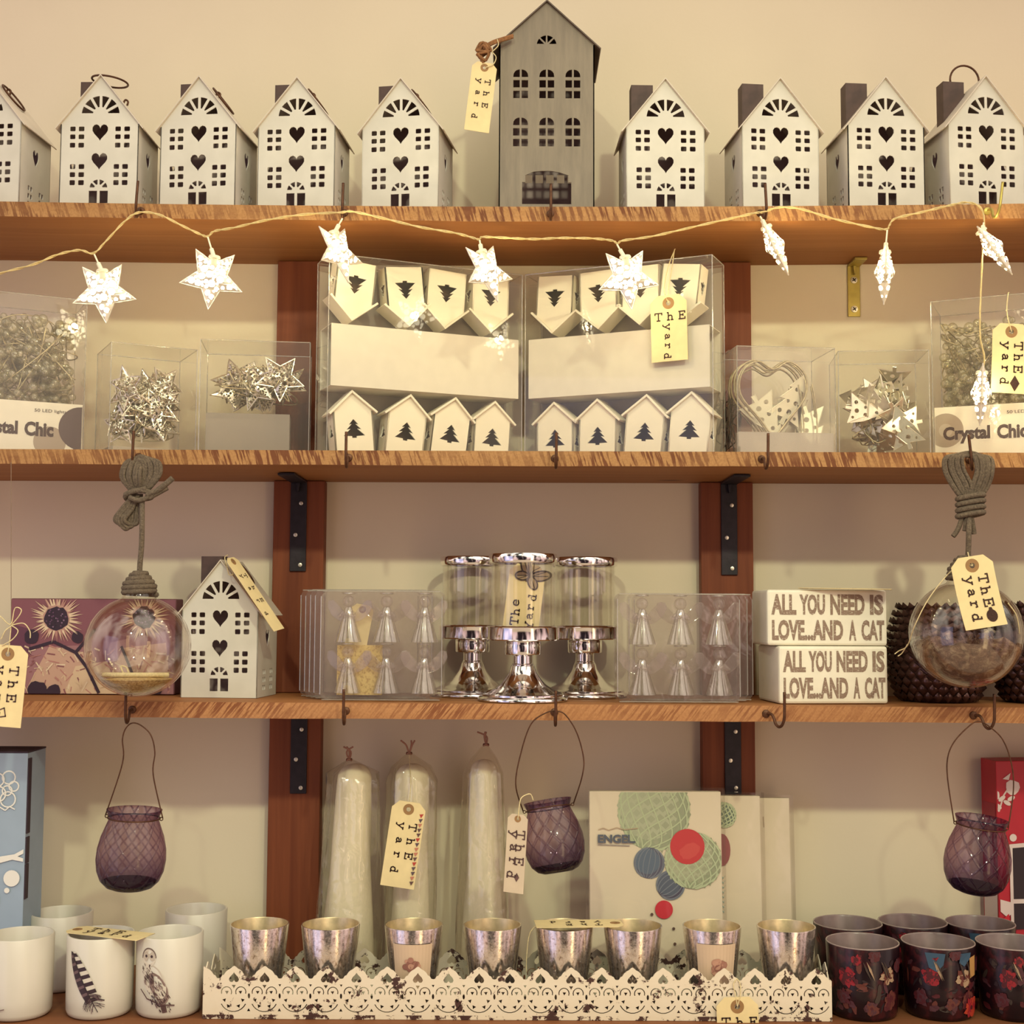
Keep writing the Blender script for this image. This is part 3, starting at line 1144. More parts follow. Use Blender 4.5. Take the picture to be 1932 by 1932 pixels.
    if string:
        mb = MB()
        inv = (TR(*loc) @ Rm).inverted()
        for path in string:
            mb.tube(smooth_path([inv @ Vector(p) for p in path], 6), 0.0006, 6)
        mb.build('string', 'string', t, smooth='all')
    return t


# ------------------------------------------------------------------ white tin houses
HK_ = 0.0001846
HW, HD, HE, HA = 0.0467, 0.079, 0.1035, 0.1620


def house_holes():
    X = lambda c: (c - 1422) * HK_
    Zf = lambda c: (1630 - c) * HK_
    hs = []
    cx, cz = X(1424), Zf(1006)
    for i in range(6):
        a0 = PI * i / 6
        a1 = PI * (i + 1) / 6
        ro, ri, g = 123 * HK_, 50 * HK_, 8.5 * HK_
        o0, o1 = a0 + g / ro, a1 - g / ro
        i0, i1 = a0 + g / ri, a1 - g / ri
        if i1 < i0:
            i0 = i1 = (i0 + i1) / 2
        pts = [(cx + ro * math.cos(o0 + (o1 - o0) * k / 5), cz + ro * math.sin(o0 + (o1 - o0) * k / 5)) for k in range(6)]
        pts += [(cx + ri * math.cos(i1), cz + ri * math.sin(i1)), (cx + ri * math.cos(i0) + 1e-5, cz + ri * math.sin(i0))]
        hs.append(pts)

    def panes(cols, rows):
        for c0, c1 in cols:
            for r0, r1 in rows:
                hs.append(rect(X(c0), Zf(r1), X(c1), Zf(r0), 0.0008))
    panes([(1230, 1265), (1285, 1322), (1522, 1558), (1580, 1617)], [(1085, 1116), (1137, 1168), (1192, 1224)])
    panes([(1235, 1270), (1291, 1328), (1518, 1553), (1573, 1610)], [(1333, 1365), (1386, 1418), (1438, 1471)])
    hs.append(heart(X(1424), Zf(1126), 104 * HK_, 112 * HK_))
    hs.append(heart(X(1424), Zf(1316), 104 * HK_, 112 * HK_))
    cx, cz = X(1423), Zf(1492)
    for i in range(4):
        a0, a1 = PI * i / 4, PI * (i + 1) / 4
        ro, ri, g = 58 * HK_, 27 * HK_, 6 * HK_
        pts = [(cx + ro * math.cos(a0 + g / ro + (a1 - a0 - 2 * g / ro) * k / 3), cz + ro * math.sin(a0 + g / ro + (a1 - a0 - 2 * g / ro) * k / 3)) for k in range(4)]
        pts += [(cx + ri * math.cos(a1 - g / ri), cz + ri * math.sin(a1 - g / ri)), (cx + ri * math.cos(a0 + g / ri), cz + ri * math.sin(a0 + g / ri))]
        hs.append(pts)
    hs.append(rect(X(1362), Zf(1589), X(1415), Zf(1508)))
    hs.append(rect(X(1432), Zf(1589), X(1485), Zf(1508)))
    return hs


def house_walls():
    th = 0.0012
    mb = MB()
    pent = [(-HW, 0), (HW, 0), (HW, HE), (0, HA), (-HW, HE)]
    front = plate_mesh(pent, house_holes(), th)
    mb.mesh(front, TR(0, th / 2, 0), 0, 1, Vector((0, 1, 0)))
    back = plate_mesh(pent, [], th)
    mb.mesh(back, TR(0, HD - th / 2, 0), 0, 1, Vector((0, -1, 0)))
    # sides: a heart above, two small windows below
    hs = [heart(0, HE * 0.67, 0.016, 0.022)]
    for c in (-0.016, 0.013):
        for dx in (0, 0.0068):
            for z in (0.008, 0.0175, 0.027):
                hs.append(rect(c + dx - 0.0022, z, c + dx + 0.0022, z + 0.0058))
    side = plate_mesh(rect(-HD / 2, 0, HD / 2, HE), hs, th)
    mb.mesh(side, TR(HW - th / 2, HD / 2, 0) @ rotm(0, 0, PI / 2), 0, 1, Vector((-1, 0, 0)))
    mb.mesh(side, TR(-HW + th / 2, HD / 2, 0) @ rotm(0, 0, -PI / 2), 0, 1, Vector((1, 0, 0)))
    # base plate
    mb.box((0, HD / 2, 0.0006), (2 * HW - 0.002, HD - 0.002, 0.0012), 1)
    return mb


def slope_roof(mb, hw, he, ha, d, over_s, over_f, over_b, th):
    sl = Vector((hw, he - ha)).normalized()
    nrm = Vector((-sl.y, sl.x))
    L = Vector((hw, he - ha)).length + over_s
    for sg in (1, -1):
        a0 = Vector((0, ha))
        a1 = a0 + sl * L
        b0, b1 = a0 + nrm * th, a1 + nrm * th
        b0 = Vector((0, ha + th / nrm.y))
        pts = []
        for y in (-over_f, d + over_b):
            pts.append([Vector((sg * q.x, y, q.y)) for q in (a0, a1, b1, b0)])
        f, b = pts
        mb.hexa([f[0], f[1], b[1], b[0], f[3], f[2], b[2], b[3]])


def white_house(loc, yaw, label, ring='slope', group='white tin house lanterns'):
    t = thing('tin_house', label, 'lantern', loc, (0, 0, yaw), group)
    global _hw
    if _hw is None:
        _hw = house_walls().build('walls', ['tin_white', 'tin_inside'], t, auto=False)
    else:
        c = _hw.copy()
        C.objects.link(c)
        c.parent = t
    mb = MB()
    slope_roof(mb, HW, HE, HA, HD, 0.0085, 0.0035, 0.003, 0.0011)
    mb.build('roof', 'tin_roof', t)
    mb = MB()
    # folded chimney standing on the left slope
    x0, x1, zt = -0.0365, -0.010, 0.1690
    zs = lambda x: HE + (HA - HE) * (1 - abs(x) / HW) + 0.0012
    for y in (0.034, 0.052):
        mb.hexa([(x0, y, zs(x0)), (x1, y, zs(x1)), (x1, y + 0.001, zs(x1)), (x0, y + 0.001, zs(x0)),
                 (x0, y, zt), (x1, y, zt), (x1, y + 0.001, zt), (x0, y + 0.001, zt)])
    for x in (x0, x1 - 0.001):
        mb.hexa([(x, 0.035, zs(x)), (x + 0.001, 0.035, zs(x)), (x + 0.001, 0.052, zs(x)), (x, 0.052, zs(x)),
                 (x, 0.035, zt), (x + 0.001, 0.035, zt), (x + 0.001, 0.052, zt), (x, 0.052, zt)])
    mb.build('chimney', 'tin_chimney', t)
    # wire ring with its small staple on the right slope
    r = 0.0185
    ang = math.atan2(HE - HA, HW)
    if ring == 'slope':
        hinge = Vector((0.0075, 0.040, zs(0.0075) + 0.0015))
        Mx = TR(*hinge) @ rotm(0, -ang + 0.02, 0)
        pts = [Mx @ Vector((r - 0.008 + r * math.cos(a), r * math.sin(a), 0.0022)) for a in [2 * PI * i / 28 for i in range(28)]]
    elif ring == 'flat':
        hinge = Vector((0.016, 0.040, zs(0.016) + 0.0015))
        pts = [Vector((-0.0015 + 0.0215 * math.cos(a), 0.036 + 0.0185 * math.sin(a), HA + 0.0082 - 0.0026 * math.cos(a))) for a in [2 * PI * i / 28 for i in range(28)]]
    else:
        hinge = Vector((0.008, 0.040, zs(0.008) + 0.0015))
        pts = [Vector((-0.005 + r * math.cos(a), 0.042, HA + 0.013 + r * math.sin(a))) for a in [2 * PI * i / 28 for i in range(28)]]
    mb = MB()
    mb.tube(pts, 0.00125, 8, closed=True)
    mb.tube(smooth_path([hinge + Vector((-0.002, 0, -0.001)), hinge + Vector((0.0005, 0, 0.004)), hinge + Vector((0.004, 0, 0.002)), hinge + Vector((0.003, 0, -0.003))], 5), 0.0012, 8)
    mb.build('ring_handle', 'hook', t, smooth='all')
    return t


_hw = None
HY = -0.174
for pxc, yaw, ring, lab in (
        (-36, -0.10, 'slope', 'white tin house lantern at the left end, partly outside the picture'),
        (184, -0.02, 'flat', 'white tin house lantern with its wire ring lying level across the ridge'),
        (371, -0.12, 'slope', 'third white tin house lantern from the left, ring resting on its roof'),
        (557, -0.09, 'slope', 'fourth white tin house lantern from the left on the top shelf'),
        (754, -0.16, 'slope', 'white tin house lantern directly left of the tall grey house'),
        (1256, 0.03, None, 'white tin house lantern directly right of the tall grey house'),
        (1474, 0.10, None, 'white tin house lantern third from the right end of the top shelf'),
        (1674, 0.08, None, 'white tin house lantern beside the one with the upright ring'),
        (1864, 0.12, 'up', 'white tin house lantern with its wire ring standing upright above the roof')):
    white_house(on(1, pxc, HY, 0.0004), yaw, lab, ring or 'slope')
white_house(on(3, 412, -0.128, 0.0004), -0.11, 'white tin house lantern on the third shelf beside the hanging bauble')


# ------------------------------------------------------------------ the tall grey house
def grey_house():
    k = 1.579 / F
    hw, he, ha, d, th = 0.0569, 0.2079, 0.2604, 0.098, 0.0014
    loc = on(1, 1031, -0.168, 0.0004)
    t = thing('tin_house', 'tall grey zinc house lantern with two rows of arched windows', 'lantern', loc, (0, 0, 0.0))
    X = lambda c: (c - 700) / 3.864 * k
    Zf = lambda c: P(1031, c / 3.864, -0.168).z - loc.z
    pent = [(-hw, 0), (hw, 0), (hw, he), (0, ha), (-hw, he)]
    holes = []
    cx, cz = X(698), Zf(327)
    for a0, a1 in ((0.10, 0.72), (0.86, 1.50), (1.64, 2.28), (2.42, 3.04)):
        pts = [(cx + 0.0118 * math.cos(a0 + (a1 - a0) * i / 4), cz + 0.0118 * math.sin(a0 + (a1 - a0) * i / 4)) for i in range(5)]
        m = (a0 + a1) / 2
        pts.append((cx + 0.0028 * math.cos(m), cz + 0.0028 * math.sin(m)))
        holes.append(pts)
    for wc in (509, 700, 891):
        for ztop_, zb in ((506, 716), (857, 1067)):
            for sg in (-1, 1):
                x0, x1 = sorted((X(wc + sg * 7), X(wc + sg * 54)))
                for r0, r1 in ((78, 132), (156, 210)):
                    holes.append(rect(x0, Zf(ztop_ + r1), x1, Zf(ztop_ + r0)))
                xo, xi = X(wc + sg * 54), X(wc + sg * 7)
                pts = [(xi, Zf(ztop_ + 56)), (xo, Zf(ztop_ + 56))]
                for i in range(5):
                    a = PI / 2 * i / 4
                    pts.append((xi + (xo - xi) * math.cos(a), Zf(ztop_ + 45) + (Zf(ztop_) - Zf(ztop_ + 45)) * math.sin(a)))
                holes.append(pts)
    door = [(X(522), Zf(1488)), (X(880), Zf(1488)), (X(880), Zf(1328)), (X(860), Zf(1328)), (X(860), Zf(1278))]
    door += [(X(800), Zf(1258)), (X(735), Zf(1246)), (X(665), Zf(1246)), (X(605), Zf(1252)), (X(546), Zf(1278)), (X(546), Zf(1328)), (X(522), Zf(1328))]
    holes.append(door)
    mb = MB()
    mb.mesh(plate_mesh(pent, holes, th), TR(0, th / 2, 0), 0, 1, Vector((0, 1, 0)))
    bh = []
    for ix in range(-3, 3):
        for z0 in (0.016, 0.030, 0.070, 0.088):
            x0 = ix * 0.0135 + 0.002
            bh.append(rect(x0, z0, x0 + 0.0095, z0 + 0.011))
    mb.mesh(plate_mesh(pent, bh, th), TR(0, d - th / 2, 0), 0, 1, Vector((0, -1, 0)))
    side = plate_mesh(rect(-d / 2, 0, d / 2, he), [], th)
    mb.mesh(side, TR(hw - th / 2, d / 2, 0) @ rotm(0, 0, PI / 2), 0, 1, Vector((-1, 0, 0)))
    mb.mesh(side, TR(-hw + th / 2, d / 2, 0) @ rotm(0, 0, -PI / 2), 0, 1, Vector((1, 0, 0)))
    mb.box((0, d / 2, 0.0006), (2 * hw - 0.003, d - 0.003, 0.0012), 1)
    mb.build('walls', ['zinc', 'tin_inside'], t, auto=False)
    mb = MB()
    slope_roof(mb, hw, he, ha, d, 0.0095, 0.004, 0.002, 0.0014)
    mb.build('roof', 'zinc_roof', t)
    # brown jute tied over the left slope
    mb = MB()
    inv = TR(*loc).inverted()
    w = lambda px, py, Y: inv @ P(px, py, Y)
    for j in range(3):
        o = j * 2.4
        mb.tube(smooth_path([w(968, 66 + o, -0.176), w(948, 72 + o, -0.180), w(930, 78 + o, -0.182), w(912, 88 + o, -0.184)], 6), 0.0014, 7)
    for j in range(7):
        a = random.uniform(0, 6)
        cxp, cyp = 912 + random.uniform(-5, 6), 96 + random.uniform(-7, 10)
        pts = [w(cxp + 10 * math.cos(a + q * 2.1) * (1 + .3 * j / 7), cyp + 10 * math.sin(a + q * 2.1), -0.184 + 0.004 * math.sin(a * 3 + q)) for q in range(4)]
        mb.tube(smooth_path(pts, 6), 0.0016, 7)
    mb.tube(smooth_path([w(906, 100, -0.184), w(908, 110, -0.185), w(912, 120, -0.185)], 5), 0.0022, 7)
    mb.build('jute_tie', 'jute', t, smooth='all')
    return t


grey_house()
make_tag('manila price tag tied with jute to the left eave of the grey house', P(914, 128, -0.186), 0.0295, 0.0845, rot=0.115, yaw=0.12, style='down',
         string=[[P(914, 128, -0.187), P(930, 122, -0.187), P(936, 108, -0.186), P(928, 98, -0.185)], [P(928, 98, -0.185), P(940, 86, -0.184), P(938, 74, -0.182)]])
make_tag('manila price tag lying along the roof of the house beside the bauble', P(440, 1060, -0.146), 0.027, 0.104,
         roll3=rotm(0, 0, -0.11) @ rotm(0, -0.62, 0) @ rotm(0, 0, 1.36), style='down',
         string=[[P(432, 1066, -0.143), P(440, 1082, -0.146), P(432, 1084, -0.146), P(428, 1068, -0.142), P(424, 1058, -0.10)],
                 [P(428, 1066, -0.142), P(424, 1052, -0.138), P(430, 1047, -0.14)]])
# ------------------------------------------------------------------ filigree stars
def star_poly(R, ri=0.46, rot=0.0):
    return [((R if i % 2 == 0 else R * ri) * math.sin(rot + PI * i / 5), (R if i % 2 == 0 else R * ri) * math.cos(rot + PI * i / 5)) for i in range(10)]


def edge_dist(poly, x, z):
    inside = False
    dm = 1e9
    n = len(poly)
    for i in range(n):
        (x0, z0), (x1, z1) = poly[i - 1], poly[i]
        if (z0 > z) != (z1 > z) and x < (x1 - x0) * (z - z0) / (z1 - z0) + x0:
            inside = not inside
        dx, dz = x1 - x0, z1 - z0
        q = max(0, min(1, ((x - x0) * dx + (z - z0) * dz) / (dx * dx + dz * dz)))
        dm = min(dm, math.hypot(x - x0 - q * dx, z - z0 - q * dz))
    return dm if inside else -dm


def packing(poly, R, rnd, rmin, rmax, tries=1500):
    out = []
    for _ in range(tries):
        x, z = rnd.uniform(-R, R), rnd.uniform(-R, R)
        d = edge_dist(poly, x, z) - R * 0.015
        if d < rmin:
            continue
        r = min(d, rmax)
        for (a, b, c) in out:
            r = min(r, math.hypot(x - a, z - b) - c)
            if r < rmin:
                break
        if r >= rmin:
            out.append((x, z, r))
    return out


SR = 0.0365                     # star radius


def star_filigree(R=SR, puff=0.011, seed=3, seg=10):
    """two domed faces of pierced metal joined by a beaded rim; point DOWN, origin at the middle"""
    rnd = random.Random(seed)
    poly = star_poly(R, 0.47, PI)
    hol = packing(poly, R, rnd, R * 0.036, R * 0.115)
    mb = MB()

    def dome(x, z, sg):
        d = max(0.0, edge_dist(poly, x, z))
        return sg * puff * min(1.0, d / (R * 0.42)) ** 0.8
    # pierced sheets, domed front and back
    me = plate_mesh(poly, [circ(x, z, r * 0.96, seg) for x, z, r in hol], 0.0004)
    for sg in (1, -1):
        n0 = len(mb.bm.verts)
        mb.mesh(me, Matrix.Identity(4))
        mb.bm.verts.ensure_lookup_table()
        for v in mb.bm.verts[n0:]:
            v.co.y += dome(v.co.x, v.co.z, sg)
    rim = []
    for i in range(10):
        (x0, z0), (x1, z1) = poly[i - 1], poly[i]
        for q in range(5):
            rim.append((x0 + (x1 - x0) * q / 5, 0, z0 + (z1 - z0) * q / 5))
    mb.tube(rim, 0.0009, 5, closed=True, rad=[0.0010 if i % 2 else 0.0007 for i in range(len(rim))])
    return mb


def star_core(R, puff):
    poly = star_poly(R, 0.47, PI)
    mb = MB()
    f = mb.bm.verts.new((0, puff, 0))
    b = mb.bm.verts.new((0, -puff, 0))
    rm = [mb.bm.verts.new((x, 0, z)) for x, z in poly]
    for i in range(10):
        mb.face([f, rm[i - 1], rm[i]])
        mb.face([b, rm[i], rm[i - 1]])
    return mb


# ------------------------------------------------------------------ the lit garland hung along the top shelf
garland = thing('star_string_lights', 'string of lit silver filigree star lights draped along the top shelf', 'string lights', P(966, 420, -0.235))
GI = TR(*garland.location).inverted()
YC = -0.226
cord_px = [(-60, 540), (0, 516), (60, 500), (110, 480), (150, 472), (176, 478), (200, 455), (235, 418), (262, 401), (300, 405), (340, 424), (378, 442), (392, 446),
           (405, 436), (440, 430), (500, 416), (570, 405), (640, 401), (665, 399), (720, 411), (790, 428), (860, 440), (896, 450), (905, 452), (912, 447),
           (960, 449), (1010, 451), (1060, 449), (1120, 450), (1155, 454), (1165, 460), (1175, 454), (1230, 446), (1300, 430), (1370, 414), (1424, 402),
           (1440, 400), (1470, 391), (1510, 394), (1570, 412), (1640, 428), (1672, 433), (1678, 425), (1690, 412), (1740, 400), (1790, 388), (1825, 382),
           (1850, 392), (1857, 420), (1854, 470), (1851, 540), (1849, 600), (1850, 640), (1857, 672), (1856, 690)]
HKX = (262, 652, 1431, 1850)


def cord_y(px):
    return YC - 0.004


path = smooth_path([GI @ P(a, b, cord_y(a)) for a, b in cord_px], 6)
mb = MB()
tw = []
for i, p in enumerate(path):
    a = i * 1.1
    tw.append(p)
for ph in (0, PI):
    pts = []
    for i, p in enumerate(path):
        a = i * 0.9 + ph
        pts.append(p + Vector((0, math.cos(a) * 0.0008, math.sin(a) * 0.0008)))
    mb.tube(pts, 0.00085, 5)
mb.build('cable', 'cord', garland, smooth='all')

_star_me = None
_core_me = None
STAR_SPOTS = [  # hanging point px, centre px, turn in the picture, yaw
    ((178, 480), (196, 550), -0.10, 0.12), ((392, 447), (400, 524), 0.10, 0.22), ((646, 412), (640, 476), -0.30, 0.95),
    ((905, 453), (920, 512), -0.32, 0.75), ((1164, 461), (1184, 524), -0.12, 0.15), ((1434, 408), (1462, 464), -0.42, 1.22),
    ((1674, 434), (1669, 514), 0.04, 1.36), ((1856, 420), (1874, 468), -0.60, 1.12), ((1856, 690), (1851, 742), 0.06, 1.28)]
for i, (hp, cp, rot, yaw) in enumerate(STAR_SPOTS):
    y = YC - 0.006
    c = GI @ P(cp[0], cp[1], y)
    h = GI @ P(hp[0], hp[1], y)
    if _star_me is None:
        so = star_filigree().build('star_shade', 'silver_lit', garland)
        _star_me = so.data
    else:
        so = bpy.data.objects.new('star_shade', _star_me)
        C.objects.link(so)
        so.parent = garland
    so.location = c
    so.rotation_euler = (rotm(0, rot, 0) @ rotm(0, 0, yaw)).to_euler()
    if _core_me is None:
        co = star_core(SR * 0.86, 0.0080).build('diffuser', 'glow', so)
        _core_me = co.data
    else:
        co = bpy.data.objects.new('diffuser', _core_me)
        C.objects.link(co)
        co.parent = so
    # lamp socket between the two upper points, in the star's own frame
    mb = MB()
    inv = (TR(*c) @ so.rotation_euler.to_matrix().to_4x4()).inverted()
    hz = inv @ h
    top = Vector((0, 0, SR * 0.60))
    ud = (hz - top).normalized()
    st_ = top + ud * min(0.0125, (hz - top).length * 0.7)
    mb.tube([hz, st_ + ud * 0.0004], 0.0010, 8)
    mb.tube([st_, st_ - ud * 0.0006, top + ud * 0.002, top], 0.0026, 10, rad=[0.0020, 0.0025, 0.0025, 0.0028])
    mb.lathe([(0, 0.0), (0.0066, 0.0), (0.0070, 0.0016), (0.0062, 0.0034), (0.003, 0.004), (0, 0.004)], 16, TR(*top))
    mb.lathe([(0.0050, 0.0), (0.0050, -0.008), (0.002, -0.012), (0, -0.012)], 12, TR(*top))
    mb.build('socket', 'socket', so, smooth=True)
    # the small warm bulb inside
    d = bpy.data.lights.new('bulb_light', 'POINT')
    d.energy = 0.36
    d.color = (1.0, 0.80, 0.36)
    d.shadow_soft_size = 0.006
    lo = bpy.data.objects.new('bulb_light', d)
    C.objects.link(lo)
    lo.parent = so


# ------------------------------------------------------------------ clear boxes on the second shelf
def box_frame(k, p_left, y_left, p_right, y_right):
    """left and right lower front corners -> origin, width, yaw"""
    a, b = on(k, p_left, y_left), on(k, p_right, y_right)
    d = b - a
    w = math.hypot(d.x, d.y)
    return Vector(((a.x + b.x) / 2, (a.y + b.y) / 2, max(a.z, b.z) + 0.0006)), w, math.atan2(d.y, d.x)


def clear_box(name, label, loc, w, d, h, yaw, cat='box', group=None, lid_flap=False, mat='plastic'):
    """folded clear plastic box, origin at the middle of the lower front edge"""
    t = thing(name, label, cat, loc, (0, 0, yaw), group)
    mb = MB()
    x, e = w / 2, 0.0006
    q = [(-x, 0, 0), (x, 0, 0), (x, d, 0), (-x, d, 0), (-x, 0, h), (x, 0, h), (x, d, h), (-x, d, h)]
    for ids in ((0, 1, 5, 4), (1, 2, 6, 5), (2, 3, 7, 6), (3, 0, 4, 7), (4, 5, 6, 7), (3, 2, 1, 0)):
        mb.quad([q[i] for i in ids])
    if lid_flap:
        mb.quad([(-x, d, h), (x, d, h), (x * .8, d - .002, h + .012), (-x * .8, d - .002, h + .012)])
    mb.build('plastic_sides', mat, t)
    mb = MB()
    for a, b in ((0, 4), (1, 5), (2, 6), (3, 7), (4, 5), (5, 6), (6, 7), (7, 4), (0, 1)):
        mb.tube([q[a], q[b]], e, 5)
    mb.build('folded_edges', 'plastic_edge', t)
    return t


def facing(t):
    return (TR(*t.location) @ t.rotation_euler.to_matrix().to_4x4())


# ---- the two big boxes of tree birdhouses
def tree_hole(cx, cz, s):
    pts = [(0, .98), (.36, .58), (.15, .62), (.56, .22), (.26, .28), (.80, -.22), (.18, -.25), (.17, -.38), (-.17, -.38), (-.18, -.25), (-.80, -.22), (-.26, .28), (-.56, .22), (-.15, .62), (-.36, .58)]
    return [(cx + x * s, cz + z * s) for x, z in pts]


BW, BE, BA, BD = 0.0243, 0.0485, 0.0700, 0.030
_bird = None


def birdhouse(Mx, label, flip):
    global _bird
    t = thing('birdhouse', label, 'birdhouse', Mx.to_translation(), Mx.to_euler(), 'white tree birdhouses in the big boxes')
    if _bird is None:
        mb = MB()
        pent = [(-BW, 0), (BW, 0), (BW, BE), (0, BA), (-BW, BE)]
        th = 0.0018
        mb.mesh(plate_mesh(pent, [tree_hole(0, 0.023, 0.0165)], th), TR(0, th / 2, 0), 0, 1, Vector((0, 1, 0)))
        mb.mesh(plate_mesh(pent, [], th), TR(0, BD - th / 2, 0), 0, 1, Vector((0, -1, 0)))
        sd = plate_mesh(rect(-BD / 2, 0, BD / 2, BE), [tree_hole(0, 0.023, 0.0125)], th)
        mb.mesh(sd, TR(BW - th / 2, BD / 2, 0) @ rotm(0, 0, PI / 2), 0, 1, Vector((-1, 0, 0)))
        mb.mesh(sd, TR(-BW + th / 2, BD / 2, 0) @ rotm(0, 0, -PI / 2), 0, 1, Vector((1, 0, 0)))
        mb.box((0, BD / 2, 0.0008), (2 * BW - 0.002, BD - 0.002, 0.0016), 1)
        a = mb.build('body', ['birdwood', 'bird_in'], t, auto=False)
        mb = MB()
        slope_roof(mb, BW, BE, BA, BD, 0.0056, 0.004, 0.001, 0.0026)
        b = mb.build('roof', 'birdwood', t, bevel=0.0004)
        _bird = t
    else:
        for ch in _bird.children:
            c = ch.copy()
            C.objects.link(c)
            c.parent = t
    return t


M['birdwood'] = plain('white_painted_wood', rgb(240, 231, 208), 0.55, 0, 0.03, 40)
M['bird_in'] = plain('birdhouse_inside', rgb(120, 92, 74), 0.7, 0, 0.2, 40)

BIGH = 0.236
bird_rots = {'l': ([(-0.09, 0.0), (0.10, 0.002), (0.12, 0.001), (0.06, 0)], [(0.10, 0.0), (-0.10, 0.0), (0.06, 0.0), (0.02, 0.0)]),
             'r': ([(0.0, 0), (0.02, 0), (0.10, 0.002), (0.09, 0.003)], [(0.05, 0), (-0.03, 0), (0.0, 0), (0.12, -0.003)])}
big = {}
for side, args, lab in (('l', (2, 616, -0.176, 984, -0.078), 'large clear plastic box of white birdhouses behind the two middle stars, left one'),
                        ('r', (2, 990, -0.078, 1346, -0.176), 'large clear plastic box of white birdhouses with a price tag hanging on it')):
    loc, w, yaw = box_frame(*args)
    t = clear_box('clear_box', lab, loc, w, 0.052, BIGH, yaw, group='clear plastic gift boxes')
    big[side] = (t, w, yaw)
    # white card sleeve across the middle
    mb = MB()
    zc, hh = 0.1165, 0.0370
    x = w / 2 - 0.004
    for y0, y1 in ((0.0016, 0.0024), (0.049, 0.0498)):
        mb.box((0, (y0 + y1) / 2, zc), (2 * x, y1 - y0, 2 * hh))
    for z in (zc - hh + .0004, zc + hh - .0004):
        mb.box((0, 0.0257, z), (2 * x, 0.0466, 0.0008))
    mb.build('card_band', 'card_white', t)
    mb = MB()
    mb.box((0, 0.0505, BIGH / 2), (w - 0.004, 0.0006, BIGH - 0.006))
    mb.build('back_sheet', 'frost', t)
    Wm = facing(t)
    step = (w - 0.018) / 4
    low, up = bird_rots[side]
    names = ['first', 'second', 'third', 'fourth']
    box_word = 'left' if side == 'l' else 'right'
    for i in range(4):
        x = -w / 2 + 0.009 + step * (i + 0.5)
        r, dx = low[i]
        lift = abs(math.sin(r)) * BW + 0.001
        birdhouse(Wm @ TR(x + dx, 0.0085, lift) @ rotm(0, r, 0), 'white birdhouse standing upright, %s from left in the %s big box' % (names[i], box_word), False)
        r, dx = up[i]
        zt = BIGH - 0.0015 - abs(math.sin(r)) * BW
        birdhouse(Wm @ TR(x + dx, 0.0085 + 0.0015, zt) @ rotm(0, PI + r, 0), 'white birdhouse packed upside down, %s from left in the %s big box' % (names[i], box_word), True)
tR, wR, yR = big['r']
hole = P(1261, 572, -0.162)
make_tag('manila price tag hanging on the front of the right birdhouse box', hole, 0.0445, 0.0795, rot=-0.02, yaw=yR, style='mixed',
         string=[[hole + Vector((0, -0.001, 0)), P(1253, 545, -0.158), P(1262, 500, -0.156), P(1272, 474, -0.150)],
                 [hole + Vector((0, -0.001, 0)), P(1262, 540, -0.158), P(1268, 505, -0.156), P(1272, 474, -0.150), P(1274, 470, -0.13)]])


# ---- smaller boxes with light strings
def tangle(mb, x0, x1, y0, y1, z0, z1, n, r, rnd, knots=6, mi=0):
    for _ in range(n):
        pts = [(rnd.uniform(x0, x1), rnd.uniform(y0, y1), rnd.uniform(z0, z1)) for _ in range(knots)]
        mb.tube(smooth_path(pts, 6), r, 5, mi=mi)


_mini = None


def light_bundle(name, label, loc, yaw, w, d, h, z0, shape, n, seed, mat, group, tilt=0.9):
    """a packed string of lights: each little metal shape is a part, plus the coiled wire"""
    rnd = random.Random(seed)
    t = thing(name, label, 'string lights', loc, (0, 0, yaw), group)
    mesh_me = None
    for i in range(n):
        if mesh_me is None:
            o = shape().build('star' if 'star' in name else 'tree', mat, t)
            mesh_me = o.data
        else:
            o = bpy.data.objects.new('star' if 'star' in name else 'tree', mesh_me)
            C.objects.link(o)
            o.parent = t
        o.rotation_euler = (rnd.uniform(-tilt, tilt), rnd.uniform(-3, 3), rnd.uniform(-tilt, tilt))
        # keep every shape inside its box
        R3 = o.rotation_euler.to_matrix()
        ex = [R3 @ v.co for v in mesh_me.vertices]
        lo = [min(v[k] for v in ex) for k in range(3)]
        hi = [max(v[k] for v in ex) for k in range(3)]
        lim = ((-w / 2 + .003, w / 2 - .003), (0.003, d - .004), (z0 + .001, z0 + h))
        q = (rnd.random(), rnd.random(), (i + 0.5) / n * 0.8 + 0.2 * rnd.random())
        o.location = [lim[k][0] - lo[k] + q[k] * max(0.0, lim[k][1] - hi[k] - lim[k][0] + lo[k]) for k in range(3)]
    mb = MB()
    tangle(mb, -w / 2 + 0.016, w / 2 - 0.016, 0.016, d - 0.016, z0 + 0.014, z0 + h * 0.75, 12, 0.0008, rnd)
    mb.build('wire_coil', 'wire', t, smooth='all')
    return t


def mini_star():
    return star_filigree(0.024, 0.006, 5, 8)


def big_mini_star():
    return star_filigree(0.030, 0.007, 8, 8)


def tree_filigree():
    poly = [(x * 0.020, z * 0.022) for x, z in [(0, 1.6), (.42, .85), (.2, .9), (.65, .2), (.32, .25), (.95, -.7), (.1, -.55), (.1, -.9), (-.1, -.9), (-.1, -.55), (-.95, -.7), (-.32, .25), (-.65, .2), (-.2, .9), (-.42, .85)]]
    holes = [circ(0, .85 * .022, .0022, 10), circ(-.004, .2 * .022, .002, 10), circ(.005, .25 * .022, .0024, 10), circ(-.008, -.35 * .022, .0024, 10), circ(.002, -.25 * .022, .0028, 10), circ(.0105, -.42 * .022, .0018, 8)]
    mb = MB()
    mb.mesh(plate_mesh(poly, holes, 0.0008), Matrix.Identity(4))
    mb.tube([(x, 0, z) for x, z in poly], 0.0007, 5, closed=True)
    return mb


# left star boxes
loc, w, yaw = box_frame(2, 152, -0.125, 205, -0.178)
